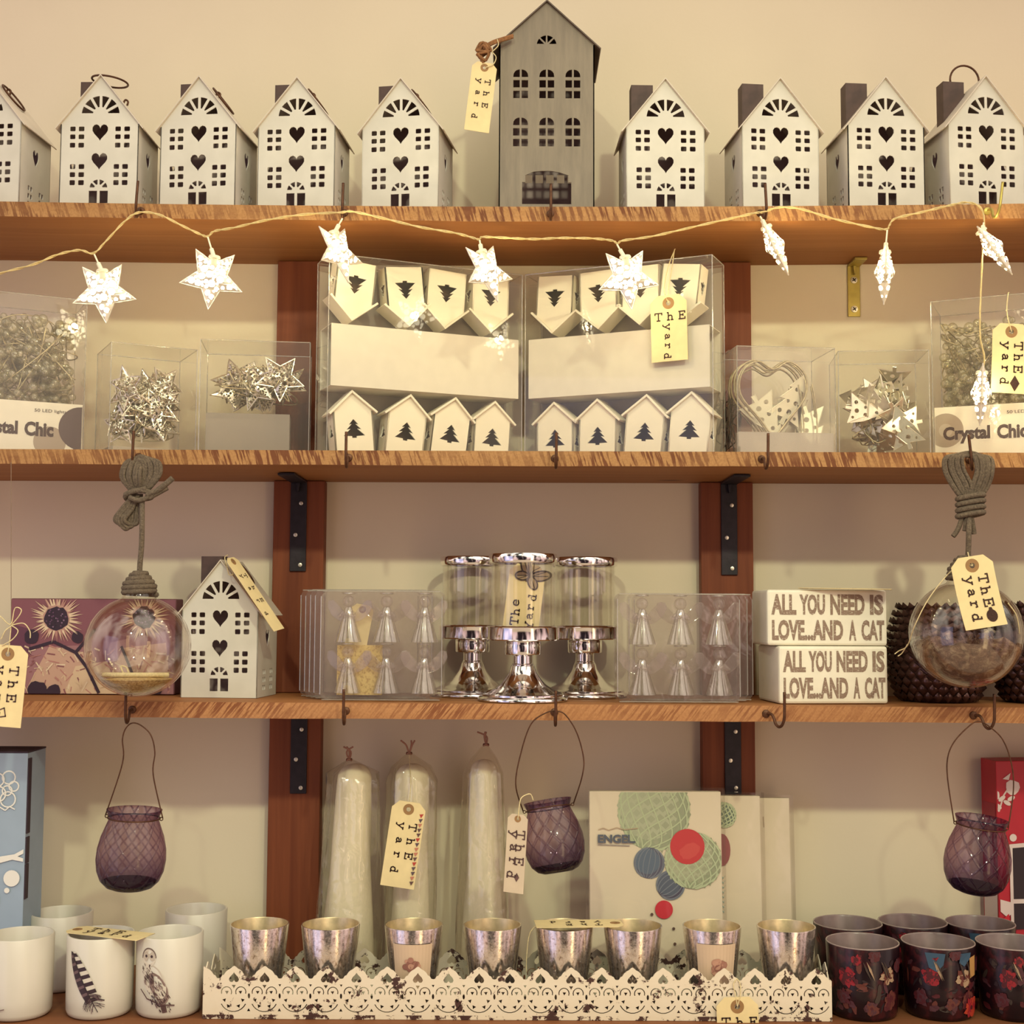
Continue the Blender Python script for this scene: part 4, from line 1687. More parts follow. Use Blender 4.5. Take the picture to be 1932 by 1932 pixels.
# (the left box is seen corner-on: its long face runs from the near corner at 205 px back to 368 px)
loc, w, yaw = box_frame(2, 205, -0.182, 368, -0.135)
t = clear_box('clear_box', 'clear plastic box of silver star lights with its lid ajar, beside the crystal box', loc, w, 0.085, 0.128, yaw, group='clear plastic gift boxes')
mb = MB()
mb.box((0, 0.042, 0.0035), (w - 0.004, 0.078, 0.006))
mb.build('inner_tray', 'frost', t)
light_bundle('star_string_lights', 'packed string of silver filigree star lights in the box nearest the crystal box', loc, yaw, w, 0.085, 0.108, 0.007, mini_star, 30, 11, 'silver', 'packed light strings in boxes')
loc, w, yaw = box_frame(2, 374, -0.165, 582, -0.148)
t = clear_box('clear_box', 'clear plastic box of silver star lights beside the left upright plank', loc, w, 0.09, 0.135, yaw, group='clear plastic gift boxes')
mb = MB()
mb.box((-0.008, 0.03, 0.025), (w - 0.030, 0.045, 0.048))
mb.build('inner_tray', 'frost', t)
light_bundle('star_string_lights', 'packed string of silver filigree star lights in the box beside the left upright', loc, yaw, w, 0.088, 0.074, 0.052, big_mini_star, 17, 23, 'silver', 'packed light strings in boxes')


# crystal boxes at both ends
def crystal_box(label, p0, y0, p1, y1, h, words_x, tw, mirror, seed, blab):
    loc, w, yaw = box_frame(2, p0, y0, p1, y1)
    d = 0.085
    t = clear_box('clear_box', label, loc, w, d, h, yaw, group='clear plastic gift boxes')
    # printed card band
    mb = MB()
    bh = 0.060
    mb.box((0, 0.0016, bh / 2 + 0.001), (w - 0.003, 0.0010, bh))
    mb.box((0, 0.030, 0.0016), (w - 0.003, 0.056, 0.0010))
    mb.build('card_band', 'card_white', t)
    pr = Print()
    G, D = rgb(158, 140, 122), rgb(78, 54, 52)
    x0, x1 = -w / 2 + 0.002, w / 2 - 0.002
    if not mirror:
        pr.disc(x1 - 0.036, 0.014, 0.0185, G, n=32)
        pr.disc(x1 - 0.0005, 0.032, 0.026, D, n=32)
        pr.poly(rect(x1 - 0.009, 0.0015, x1, 0.010), D)
    else:
        pr.disc(x0 + 0.012, 0.033, 0.0205, G, n=32)
        pr.disc(x0 + 0.012, 0.033, 0.008, rgb(176, 160, 142), n=20)
        pr.disc(x0 + 0.122, 0.020, 0.022, G, n=32)
    pr.build('band_print', t, lambda x, z, o: Vector((x, 0.0011 - o, z)), clip=(x0, 0.0015, x1, bh))
    mb = MB()
    add_text(mb, 'Crystal', tw * 0.565, 0.0205, TR(words_x(w), 0.0006, 0.0165), 0.045)
    add_text(mb, 'Chic', tw * 0.355, 0.0170, TR(words_x(w) + tw * 0.645, 0.0006, 0.0200), 0.045)
    add_text(mb, '50 LED lights', 0.036, 0.0048, TR(words_x(w) + tw - 0.022, 0.0006, 0.048), 0.0)
    mb.build('lettering', 'ink', t, auto=False)
    # the string of crystal beads
    rnd = random.Random(seed)
    b = thing('crystal_string_lights', blab, 'string lights', loc, (0, 0, yaw), 'packed light strings in boxes')
    mb = MB()
    top = h * 0.86
    for i in range(420):
        r = rnd.uniform(0.0034, 0.0066)
        z = bh + 0.004 + (top - bh) * rnd.random() ** 1.2
        mb.sphere((rnd.uniform(-w / 2 + 0.011, w / 2 - 0.011), rnd.uniform(0.011, d - 0.012), z), r, 10, 7)
    o = mb.build('beads', 'crystal_bead', b, smooth='all')
    o['kind'] = 'stuff'
    mb = MB()
    tangle(mb, -w / 2 + 0.008, w / 2 - 0.008, 0.006, d - 0.01, bh + 0.004, top + 0.006, 14, 0.0008, rnd)
    mb.build('wire_coil', 'wire', b, smooth='all')
    return t


crystal_box('clear plastic box of crystal bead lights with lettered card band, left end of shelf', -70, -0.195, 156, -0.135, 0.188,
            lambda w: w / 2 - 0.126, 0.092, False, 3, 'packed string of crystal bead lights at the left end of the shelf')
crystal_box('clear plastic box of crystal bead lights with lettered card band, right end of shelf', 1762, -0.135, 1990, -0.192, 0.190,
            lambda w: -w / 2 + 0.011, 0.094, True, 9, 'packed string of crystal bead lights at the right end of the shelf')

# box with the coil of wire and enamel trees, and the box beside it
loc, w, yaw = box_frame(2, 1392, -0.172, 1578, -0.160)
t = clear_box('clear_box', 'clear plastic box with a coiled wire heart and white metal trees', loc, w, 0.085, 0.128, yaw, group='clear plastic gift boxes', lid_flap=True)
mb = MB()
mb.box((0, 0.010, 0.014), (w - 0.004, 0.014, 0.026))
mb.build('inner_tray', 'frost', t)
b = thing('tree_string_lights', 'packed light string with white metal trees and a heart of coiled wire', 'string lights', loc, (0, 0, yaw), 'packed light strings in boxes')
rnd = random.Random(4)
me = None
for i, (x, z, r) in enumerate([(-0.026, 0.052, 2.6), (-0.006, 0.046, 3.3), (0.014, 0.050, 3.0), (0.006, 0.060, 0.4), (0.034, 0.040, 2.9)]):
    if me is None:
        o = tree_filigree().build('tree', 'tree_white', b)
        me = o.data
    else:
        o = bpy.data.objects.new('tree', me)
        C.objects.link(o)
        o.parent = b
    o.location = (x + 0.006, 0.028 + 0.009 * (i % 3), z + 0.002)
    o.scale = (1.18, 1.0, 1.18)
    o.rotation_euler = (rnd.uniform(-.2, .2), r, rnd.uniform(-.3, .3))
mb = MB()
for j in range(7):
    q = rnd.uniform(0.85, 1.04)
    y = 0.018 + 0.006 * j
    pts = [(-0.010 + x * q, y + rnd.uniform(-.002, .002), 0.070 + z * q) for x, z in [(0, .036), (.020, .046), (.040, .030), (.040, .002), (.018, -.028), (0, -.046), (-.018, -.026), (-.042, .004), (-.040, .032), (-.020, .046)]]
    mb.tube(smooth_path(pts, 5, True), 0.0011, 6, closed=True)
for j in range(9):
    x = 0.030 + rnd.uniform(-.006, .018)
    mb.tube(smooth_path([(x - 0.006, 0.02 + 0.005 * j, 0.088), (x, 0.022 + 0.005 * j, 0.05), (x + rnd.uniform(-.004, .006), 0.02 + 0.005 * j, 0.008)], 5), 0.0010, 6)
mb.build('wire_coil', 'wire', b, smooth='all')

loc, w, yaw = box_frame(2, 1584, -0.160, 1756, -0.172)
t = clear_box('clear_box', 'clear plastic box packed with silver tree lights right of the wire heart box', loc, w, 0.085, 0.124, yaw, group='clear plastic gift boxes')
light_bundle('tree_string_lights', 'packed string of silver tree lights right of the wire heart box', loc, yaw, w, 0.083, 0.108, 0.002, tree_filigree, 30, 31, 'silver', 'packed light strings in boxes')
# loose coil behind the big box
b = thing('wire_bundle', 'dark tangle of wire between the right birdhouse box and the wire heart box', 'wire', on(2, 1377, -0.11), (0, 0, 0))
mb = MB()
tangle(mb, -0.010, 0.012, -0.02, 0.02, 0.003, 0.085, 9, 0.0008, random.Random(8))
mb.build('wire_coil', 'wire_dark', b, smooth='all')
th = P(1908, 626, -0.206)
make_tag('manila price tag hanging in front of the right crystal box', th, 0.043, 0.081, rot=0.05, yaw=0.0, style='down', art='leaf',
         string=[[th + Vector((0, -0.001, 0)), P(1900, 590, -0.206), P(1902, 556, -0.200), P(1904, 552, -0.165)]])
# ------------------------------------------------------------------ third shelf
# printed gift pack at the left
def gift_pack():
    loc = on(3, 172, -0.085, 0.0005)
    a, b = on(3, 24, -0.085), on(3, 338, -0.085)
    w, h, d = (b - a).x, 0.1165, 0.034
    t = thing('gift_pack', 'printed pack with purple photo of wrapped presents and a dark flower', 'pack', loc, (0, 0, 0))
    mb = MB()
    mb.box((0, d / 2, h / 2), (w, d, h))
    mb.build('pack_body', 'gift_body', t, bevel=0.0015)
    pr = Print()
    k = w / 314.0
    X = lambda c: (c - 181) * k
    Z = lambda c: (1313 - c) * k
    rnd = random.Random(5)
    c1, c2, c3, cream, dark = rgb(126, 74, 84), rgb(150, 104, 108), rgb(190, 152, 132), rgb(204, 176, 146), rgb(44, 20, 40)
    pr.poly(rect(-w / 2 + .001, 0.001, w / 2 - .001, h - .001), c1)
    # parcels wrapped in patterned cloth
    for pts, c in (([(38, 1310), (70, 1225), (170, 1220), (205, 1310)], c2), ([(60, 1300), (100, 1222), (176, 1236), (196, 1300), (120, 1312)], c3),
                   ([(190, 1312), (215, 1215), (330, 1190), (336, 1312)], c2), ([(205, 1300), (240, 1225), (320, 1215), (330, 1300)], c3),
                   ([(130, 1312), (150, 1260), (210, 1250), (230, 1312)], cream), ([(24, 1240), (24, 1180), (60, 1190), (66, 1240)], rgb(96, 50, 70))):
        pr.poly([(X(x), Z(z)) for x, z in pts], c)
    # cloth pattern
    for i in range(170):
        x, z = rnd.uniform(45, 335), rnd.uniform(1218, 1305)
        a = rnd.uniform(0, PI)
        L = rnd.uniform(5, 22)
        pr.line([(X(x), Z(z)), (X(x + L * math.cos(a)), Z(z + L * math.sin(a)))], k * rnd.uniform(1.2, 3.2), rnd.choice([cream, rgb(176, 120, 112), rgb(134, 80, 84), rgb(214, 190, 162)]))
    # dark ribbon across the parcels
    pr.line([(X(62), Z(1228)), (X(108), Z(1214)), (X(150), Z(1234)), (X(172), Z(1262)), (X(196), Z(1310))], k * 6, dark)
    pr.line([(X(150), Z(1234)), (X(186), Z(1190))], k * 6, dark)
    pr.line([(X(236), Z(1222)), (X(270), Z(1300))], k * 5, dark)
    # berries, cones and two ragged flowers
    for x, z, r in ((66, 1206, 14), (152, 1206, 11), (80, 1306, 18), (110, 1308, 14), (300, 1302, 16)):
        pr.disc(X(x), Z(z), r * k, dark, n=14, j=0.12)
    for fx, fz, R in ((112, 1170, 50), (278, 1168, 46)):
        for i in range(46):
            a = 2 * PI * i / 46 + rnd.uniform(-.06, .06)
            r0, r1 = R * 0.42, R * rnd.uniform(0.75, 1.12)
            c = rnd.choice([cream, rgb(198, 160, 140), rgb(216, 190, 160), rgb(170, 122, 112)])
            wd = R * 0.05
            pr.poly([(X(fx + r0 * math.cos(a) - wd * math.sin(a)), Z(fz + r0 * math.sin(a) + wd * math.cos(a))),
                     (X(fx + r1 * math.cos(a)), Z(fz + r1 * math.sin(a))),
                     (X(fx + r0 * math.cos(a) + wd * math.sin(a)), Z(fz + r0 * math.sin(a) - wd * math.cos(a)))], c)
        pr.disc(X(fx), Z(fz), R * 0.5 * k, rgb(180, 138, 124), n=22, j=0.08)
        pr.disc(X(fx), Z(fz), R * 0.45 * k, dark, n=24, j=0.10)
        for i in range(40):
            a, r = rnd.uniform(0, 6.28), R * 0.4 * rnd.random() ** .5
            pr.disc(X(fx + r * math.cos(a)), Z(fz + r * math.sin(a)), k * 1.6, rnd.choice([rgb(96, 60, 90), rgb(130, 100, 126), rgb(24, 8, 26)]), n=6)
    pr.build('printed_front', t, lambda x, z, o: Vector((x, -0.0006 - o, z)), clip=(-w / 2 + .001, .001, w / 2 - .001, h - .001), layer_every=4)


M['thread'] = plain('dark_thread', rgb(126, 104, 88), 0.8)
M['gift_body'] = plain('purple_brown_card', rgb(112, 66, 72), 0.6)
gift_pack()


# ---- rope baubles
def bauble(px, py, Y, R, kind, label, hook, group='glass baubles hung on rope'):
    c = P(px, py, Y)
    t = thing('glass_bauble', label, 'bauble', c, (0, 0, 0), group)
    inv = TR(*c).inverted()
    w = lambda a, b, dy=0.0: inv @ P(a, b, Y + dy)
    zn = R * 0.965
    prof = [(0, -R)] + [(R * math.sin(PI * i / 28), -R * math.cos(PI * i / 28)) for i in range(1, 26)]
    prof = [(r, z * 0.965) for r, z in prof]
    rt = prof[-1][0]
    prof += [(rt * 0.92, prof[-1][1] + 0.003), (rt * 0.9, prof[-1][1] + 0.008)]
    mb = MB()
    mb.lathe(prof, 48)
    inner = [(r * 0.965, z * 0.965) for r, z in prof[:26]]
    mb.lathe(list(reversed(inner)), 48)
    mb.build('glass_ball', 'glass', t, smooth='all', auto=False)
    # what lies inside
    mb = MB()
    if kind == 'sand':
        lv = -0.64 * R
        sp = [(R * 0.93 * math.sin(a), -R * 0.93 * 0.965 * math.cos(a)) for a in [0.0, 0.15, 0.3, 0.45, 0.6, 0.72, 0.80]]
        lv = sp[-1][1]
        mb.lathe(sp + [(sp[-1][0] * 0.6, lv + 0.002), (0, lv + 0.003)], 36)
        mb.build('sand_layer', 'sand', t, smooth=True)
        mb = MB()
        mb.tube(smooth_path([(-R * .62, -.004, lv + .0045), (-R * .3, -.016, lv + .005), (R * .2, -.014, lv + .005), (R * .6, 0, lv + .0045)], 8), 0.0028, 8)
        mb.tube(smooth_path([(-R * .2, -.012, lv + .006), (-R * .26, -.010, lv + .014), (-R * .16, -.010, lv + .013), (-R * .1, -.012, lv + .007)], 8), 0.0010, 6)
        mb.build('cord_scrap', 'string', t, smooth='all')
    else:
        sp = [(R * 0.94 * math.sin(a), -R * 0.94 * 0.965 * math.cos(a)) for a in [0.0, 0.2, 0.4, 0.6, 0.8, 1.0, 1.2, 1.32]]
        rs = mb.lathe(sp + [(sp[-1][0] * 0.75, -0.006), (sp[-1][0] * .4, -0.012), (0, -0.009)], 36)
        for v in mb.bm.verts:
            if v.co.z > -R * 0.4:
                v.co.z += random.uniform(-.006, .004)
                v.co *= random.uniform(0.95, 1.0)
        for i in range(60):
            a, r = random.uniform(0, 6.28), R * 0.8 * random.random() ** .5
            p = Vector((r * math.cos(a), r * math.sin(a), -0.012 - random.uniform(0, .01)))
            q = p + Vector((random.uniform(-.012, .012), random.uniform(-.012, .012), random.uniform(0.004, .016)))
            if q.length < R * .9:
                mb.tube([p, (p + q) / 2 + Vector((.001, .001, .001)), q], 0.0006, 4)
        mb.build('feather_filling', 'feather_fill', t, smooth='all')
    # cap wound with rope
    zt = zn + 0.001
    mb = MB()
    z0 = prof[-1][1]
    pts = []
    turns = 5
    rc = 0.0168
    for i in range(turns * 14 + 1):
        a = 2 * PI * i / 14
        f = i / (turns * 14)
        rr = rc + 0.002 if f < .1 else rc * (1 - 0.55 * max(0, f - 0.45) / 0.55)
        pts.append((rr * math.cos(a), rr * math.sin(a), z0 - 0.004 + 0.0235 * f))
    mb.tube(pts, 0.0031, 7)
    mb.lathe([(rc * 0.98, z0 - 0.003), (rc * .98, z0 + 0.010), (0.007, z0 + 0.0225), (0, z0 + 0.023)], 20)
    mb.build('rope_cap', 'rope', t, smooth='all')
    return t, w, z0 + 0.020


def rope_coil(t, w, strands, knots, tails, drop, top_z):
    mb = MB()
    for pts, r in strands + knots + tails:
        mb.tube(smooth_path([w(a, b, dy) for a, b, dy in pts], 6), r, 7)
    d = [w(a, b, dy) for a, b, dy in drop]
    d.append(Vector((0, 0, top_z)))
    mb.tube(smooth_path(d, 6), 0.0030, 8)
    mb.build('hanging_rope', 'rope', t, smooth='all')


HKY = -0.2265
t, w, tz = bauble(260, 1219, -0.243, 0.0575, 'sand', 'clear glass bauble with sand in the bottom hung on knotted grey rope', None)
dd = HKY + 0.243
o3 = []
for j in range(7):
    x = (j * 4 - 12) * 1.15 + random.uniform(-2, 2)
    o3.append(([(256 + x * .6, 925, dd - .003), (246 + x * 1.1, 900, dd - .003 - .001 * j), (252 + x, 874, dd - .002), (266 + x * .8, 860 + abs(x) * .5, dd), (284 + x, 872, dd - .003), (286 + x, 896, dd - .004), (270 + x * .5, 926, dd - .004)], 0.0023))
for j in range(5):
    x = (j * 4 - 8) * 1.2 + random.uniform(-2, 2)
    o3.append(([(258 + x * .4, 932, dd - .004), (240 + x, 960, dd - .005), (226 + x * .9, 980, dd - .004 - .001 * j), (238 + x * .8, 1000 - abs(x), dd - .004), (250 + x, 985, dd - .003), (254 + x, 955, dd - .002), (262 + x * .4, 932, dd - .002)], 0.0023))
kn = [([(236, 934, dd - .006), (254, 926, dd - .010), (280, 928, dd - .009), (286, 938, dd - .004), (262, 942, dd), (238, 940, dd - .002), (244, 930, dd - .009), (276, 922, dd - .010)], 0.0030),
      ([(244, 938, dd - .009), (262, 944, dd - .011), (284, 936, dd - .008)], 0.0030)]
tl = [([(276, 934, dd - .009), (296, 926, dd - .010), (312, 914, dd - .010), (326, 902, dd - .010)], 0.0034), ([(280, 940, dd - .008), (298, 930, dd - .008), (316, 920, dd - .007)], 0.0030)]
rope_coil(t, w, o3, kn, tl, [(268, 940, dd - .004), (268, 985, -.000), (267, 1030, 0), (264, 1065, 0)], tz)

t, w, tz = bauble(1823, 1196, -0.243, 0.0615, 'feathers', 'clear glass bauble filled with brown feathers hung on a knotted rope', None)
o3 = []
for j in range(7):
    x = (j - 3) * 5 + random.uniform(-2, 2)
    o3.append(([(1828 + x * .5, 950, dd - .004), (1812 + x * 1.2, 915, dd - .004), (1798 + x * 1.2, 885, dd - .003), (1800 + x, 862, dd - .003), (1830 + x * .3, 854 + abs(x) * .4, dd + .0004 * j),
                (1852 + x, 864, dd - .003), (1856 + x * 1.0, 890, dd - .003 - .001 * j), (1846 + x, 920, dd - .004), (1832 + x * .5, 950, dd - .004)], 0.0023))
kn = []
for j in range(4):
    y = 936 + j * 11
    kn.append(([(1806, y + 6, dd - .004), (1812, y + 4, dd - .010), (1830, y, dd - .013), (1850, y - 3, dd - .010), (1855, y - 2, dd - .004), (1832, y + 4, dd + .004), (1806, y + 6, dd - .002)], 0.0031))
tl = [([(1816, 972, dd - .006), (1810, 992, dd - .008), (1804, 1004, dd - .008), (1798, 1012, dd - .008)], 0.0028),
      ([(1832, 974, dd - .006), (1836, 995, dd - .007), (1838, 1008, dd - .007)], 0.0028), ([(1824, 974, dd - .008), (1822, 990, dd - .009), (1820, 1002, dd - .009)], 0.0028)]
rope_coil(t, w, o3, kn, tl, [(1828, 968, dd - .003), (1828, 1000, -.002), (1827, 1040, 0), (1825, 1070, 0)], tz)
hole = P(1834, 1067, -0.316)
make_tag('manila price tag with a small acorn stamp lying against the feather bauble', hole, 0.0445, 0.0760, rot=-0.16, style='down', art='acorn', bend=-0.006, sweep=0.10,
         string=[[hole + Vector((0, -.001, 0)), P(1815, 1066, -0.306), P(1790, 1082, -0.303), P(1752, 1130, -0.300), P(1726, 1180, -0.295), P(1712, 1218, -0.262), P(1696, 1228, -0.246), P(1688, 1234, -0.245)],
                 [P(1712, 1216, -0.262), P(1702, 1232, -0.246), P(1694, 1238, -0.244)],
                 [hole + Vector((0, -.001, 0)), P(1832, 1058, -0.300), P(1828, 1050, -0.262), P(1826, 1042, -0.2465)],
                 [P(1902, 1138, -0.300), P(1918, 1162, -0.296), P(1924, 1196, -0.285)]])

# tag on a long string at the left edge
hole = P(15, 1234, -0.262)
make_tag('manila price tag with faint stamp hanging on a long string at the left edge', hole, 0.0440, 0.0880, rot=0.07, style='down', art='mark', ink='ink_soft', card='card',
         string=[[hole + Vector((0, -.001, 0)), P(18, 1212, -0.262), P(21, 1180, -0.262)],
                 [P(21, 1180, -0.262), P(36, 1162, -0.264), P(40, 1150, -0.264), P(28, 1148, -0.264), P(20, 1178, -0.263), P(2, 1164, -0.263), P(-8, 1156, -0.263)],
                 [P(21, 1180, -0.263), P(44, 1176, -0.264), P(56, 1190, -0.264), P(57, 1204, -0.264)],
                 [P(21, 1180, -0.263), P(34, 1190, -0.264), P(24, 1206, -0.264), P(4, 1218, -0.264)],
                 [P(21, 1182, -0.263), P(10, 1190, -0.264), P(2, 1206, -0.264)]])


# the thin dark thread that carries it, from the shelf edge above
tgl = [o for o in bpy.data.objects if o.get('label', '').startswith('manila price tag with faint stamp')][0]
mb = MB()
iv = (TR(*tgl.location) @ tgl.rotation_euler.to_matrix().to_4x4()).inverted()
mb.tube(smooth_path([iv @ P(a, b, c) for a, b, c in ((21, 1182, -0.262), (21, 1080, -0.258), (21, 960, -0.230), (21, 890, -0.2035), (21, 872, -0.2004))], 6), 0.00035, 6)
mb.build('thread', 'thread', tgl, smooth='all')


# ---- packs of clear angels
def angel_mesh():
    mb = MB()
    mb.lathe([(0.0, 0.0), (0.0125, 0.0), (0.0120, 0.002), (0.0085, 0.013), (0.0050, 0.024), (0.0036, 0.030), (0.0030, 0.031), (0, 0.0315)], 18)
    return mb


_ang = None


def angel(Mx, label):
    global _ang
    t = thing('angel_ornament', label, 'ornament', Mx.to_translation(), Mx.to_euler(), 'clear angel ornaments in packs')
    t.scale = (1.28, 1.0, 1.30)
    if _ang is None:
        angel_mesh().build('gown', 'crystal', t, smooth=True)
        mb = MB()
        mb.sphere((0, 0, 0.0362), 0.0056, 14, 10)
        mb.build('head', 'blister', t, smooth='all')
        mb = MB()
        for sg in (1, -1):
            pts = [(0.002, 0.022), (0.008, 0.030), (0.016, 0.038), (0.021, 0.037), (0.022, 0.031), (0.018, 0.024), (0.011, 0.019), (0.004, 0.017)]
            mb.prism([(sg * x, z) for x, z in (pts if sg > 0 else reversed(pts))], 0.0032, 0.0052)
        mb.build('wings', 'blister', t, bevel=0.0006)
        mb = MB()
        for sg in (1, -1):
            mb.tube(smooth_path([(sg * .0040, -.001, .027), (sg * .0075, -.005, .023), (sg * .003, -.009, .024), (0, -.0095, .0255)], 5), 0.0016, 6)
        mb.build('arms', 'blister', t, smooth='all')
        mb = MB()
        mb.tube([(0.0058 * math.cos(a), 0.0005 + 0.0058 * math.sin(a), 0.0435) for a in [2 * PI * i / 18 for i in range(18)]], 0.0007, 5, closed=True)
        mb.build('halo', 'crystal', t, smooth='all')
        _ang = t
    else:
        for ch in _ang.children:
            c = ch.copy()
            C.objects.link(c)
            c.parent = t
    return t


def blister(mb, w, d, h, r=0.008):
    """a rounded clear tray, open to the back"""
    out = []
    for (cx, cz), a0 in (((w / 2 - r, r), -PI / 2), ((w / 2 - r, h - r), 0), ((-w / 2 + r, h - r), PI / 2), ((-w / 2 + r, r), PI)):
        for i in range(5):
            a = a0 + PI / 2 * i / 4
            out.append((cx + r * math.cos(a), cz + r * math.sin(a)))
    f = [mb.bm.verts.new((x, 0, z)) for x, z in out]
    g = [mb.bm.verts.new((x * 1.015, d, h / 2 + (z - h / 2) * 1.015)) for x, z in out]
    mb.face(f)
    n = len(out)
    for i in range(n):
        mb.face([f[(i + 1) % n], f[i], g[i], g[(i + 1) % n]])
    fl = [(x * 1.03, h / 2 + (z - h / 2) * 1.02) for x, z in out]
    e = [mb.bm.verts.new((x, d, z)) for x, z in fl]
    for i in range(n):
        mb.face([g[(i + 1) % n], g[i], e[i], e[(i + 1) % n]])


def angel_pack(p0, p1, Y, h, d, label, full, word):
    a, b = on(3, p0, Y, 0.0022), on(3, p1, Y, 0.0022)
    loc, w = (a + b) / 2, (b - a).length
    t = thing('angel_pack', label, 'pack', loc, (0, 0, 0), 'clear packs of angel ornaments')
    mb = MB()
    blister(mb, w / 1.03, d, h)
    mb.build('blister_tray', 'blister', t, auto=False)
    mb = MB()
    for z in (0.0, h):
        mb.tube([(-w / 2 + .004, -0.0004, z), (w / 2 - .004, -0.0004, z)], 0.0006, 5)
    for x in (-w / 2 + .002, w / 2 - .002):
        mb.tube([(x, -0.0004, .006), (x, -0.0004, h - .006)], 0.0006, 5)
    mb.build('pack_edges', 'plastic_edge', t)
    if full:
        nm = [('bottom', 0.006), ('top', h * 0.52)]
        for row, z in nm:
            for i, q in enumerate(('left', 'middle', 'right')):
                x = (i - 1) * w * 0.31 + w * 0.03
                angel(TR(loc.x + x, loc.y + 0.0165, loc.z + z + 0.001) @ rotm(0, 0, 0.25 * (i - 1)),
                      'clear angel ornament, %s row %s place in the %s angel pack' % (row, q, word))
    return t


fr = angel_pack(600, 836, -0.178, 0.1245, 0.030, 'front clear pack of six angels left of the candle holders, with cards showing through', True, 'left')
for i, (dx, lab) in enumerate(((-11, 'second'), (-20, 'third'), (-29, 'fourth'), (-38, 'rearmost'))):
    angel_pack(600 + dx, 828 + dx, -0.178 + 0.0325 + 0.0135 * i, 0.1255 + 0.0010 * (i % 2), 0.0115, 'clear angel pack standing %s in the left stack of packs' % lab, False, 'left')
fr2 = angel_pack(1162, 1400, -0.178, 0.1235, 0.030, 'front clear pack of six angels right of the candle holders', True, 'right')
for i, (dx, lab) in enumerate(((12, 'middle'), (22, 'rearmost'))):
    angel_pack(1172 + dx, 1402 + dx, -0.178 + 0.0325 + 0.0135 * i, 0.1240, 0.0115, 'clear angel pack standing %s in the right stack of packs' % lab, False, 'right')
# cards inside the front left pack
h1 = P(684, 1150, -0.1495)
make_tag('slanting manila tag seen through the left angel pack', h1, 0.026, 0.094, rot=0.18, style='none')
tt = NT('speckled_yellow_card')
vv = tt.coord()
nn = tt.noise(vv, 240, 4, 0.7)
M['speckle_card'] = tt.done(tt.bsdf(tt.ramp(nn, [(0.36, rgb(184, 148, 88)), (0.50, rgb(226, 196, 124)), (1.0, rgb(232, 206, 140))]), 0.8))
c1 = P(679, 1222, -0.1505)
t = thing('paper_card', 'yellow speckled paper card seen through the lower half of the left angel pack', 'card', c1)
mb = MB()
mb.box((0, 0, -0.026), (0.053, 0.0006, 0.058))
mb.build('card', 'speckle_card', t)


# ---- chrome candle holders with glass cylinders
_ch = None


def candle_holder(px, Y, label):
    global _ch
    loc = on(3, px, Y, 0.0004)
    t = thing('candle_holder', label, 'candle holder', loc, (0, 0, 0), 'chrome hurricane candle holders')
    if _ch is not None:
        for ch in _ch.children:
            c = ch.copy()
            C.objects.link(c)
            c.parent = t
        return t
    _ch = t
    k = 0.000612
    prof = [(0, 0), (84, 0), (86, 2), (86, 5), (84, 8), (80, 10), (80, 13), (76, 15), (70, 17), (66, 19), (55, 24), (44, 31), (36, 40), (30, 48), (26, 54),
            (24, 60), (22.5, 66), (21, 67), (21, 69), (19, 71), (19, 85), (21, 87), (34, 88), (35, 90), (35, 112), (34, 114), (68, 115), (70, 117), (70, 138), (71, 140), (69, 142), (64, 142), (62, 138), (0, 138)]
    mb = MB()
    mb.lathe([(r * k, z * k) for r, z in prof], 56)
    mb.build('chrome_base', 'chrome', t, smooth=True)
    mb = MB()
    mb.lathe([(61.5 * k, 139 * k), (61.5 * k, 264 * k), (59.5 * k, 264 * k), (59.5 * k, 139 * k)], 56)
    mb.build('glass_cylinder', 'glass', t, smooth=True, auto=False)
    mb = MB()
    mb.lathe([(63 * k, 262 * k), (65 * k, 262 * k), (66.5 * k, 264 * k), (66.5 * k, 278 * k), (65 * k, 280 * k), (62 * k, 280 * k), (60 * k, 278 * k), (60 * k, 264 * k), (63 * k, 262 * k)], 56)
    mb.build('chrome_rim', 'chrome', t, smooth=True)
    return t


candle_holder(986, -0.147, 'chrome candle holder with glass cylinder standing in front, butterfly card inside')
candle_holder(891, -0.060, 'chrome candle holder with glass cylinder behind, beside the left angel packs')
candle_holder(1103, -0.060, 'chrome candle holder with glass cylinder behind, beside the right angel packs')
b = on(3, 986, -0.147)
tg = make_tag('manila card with a butterfly print standing in the front glass cylinder', b + Vector((0.005, -0.012, 0.1500)), 0.042, 0.0745, rot=0.12, style='up', hole=False, art='butterfly')


# ---- worded wooden blocks
def worded_block(p0, p1, Y, z, h, d, yaw, label):
    a, b_ = on(3, p0, Y), on(3, p1, Y)
    w = b_.x - a.x
    loc = Vector(((a.x + b_.x) / 2, Y, z))
    t = thing('wooden_block', label, 'block', loc, (0, 0, yaw), 'worded wooden blocks')
    mb = MB()
    mb.box((0, d / 2, h / 2), (w, d, h))
    mb.build('block', 'block_wood', t, bevel=0.003)
    mb = MB()
    k = w / 230.0
    for words, z0 in ((['ALL', 'YOU', 'NEED', 'IS'], 0.55), (['LOVE...AND', 'A', 'CAT'], 0.09)):
        if len(words) == 4:
            spans = [(8, 56), (62, 111), (121, 187), (197, 223)]
        else:
            spans = [(9, 145), (156, 170), (180, 224)]
        for s, (x0, x1) in zip(words, spans):
            add_text(mb, s, (x1 - x0) * k, h * 0.37, TR(-w / 2 + x0 * k, -0.0003, h * z0), 0.045)
    mb.build('lettering', 'block_ink', t, auto=False)
    return t


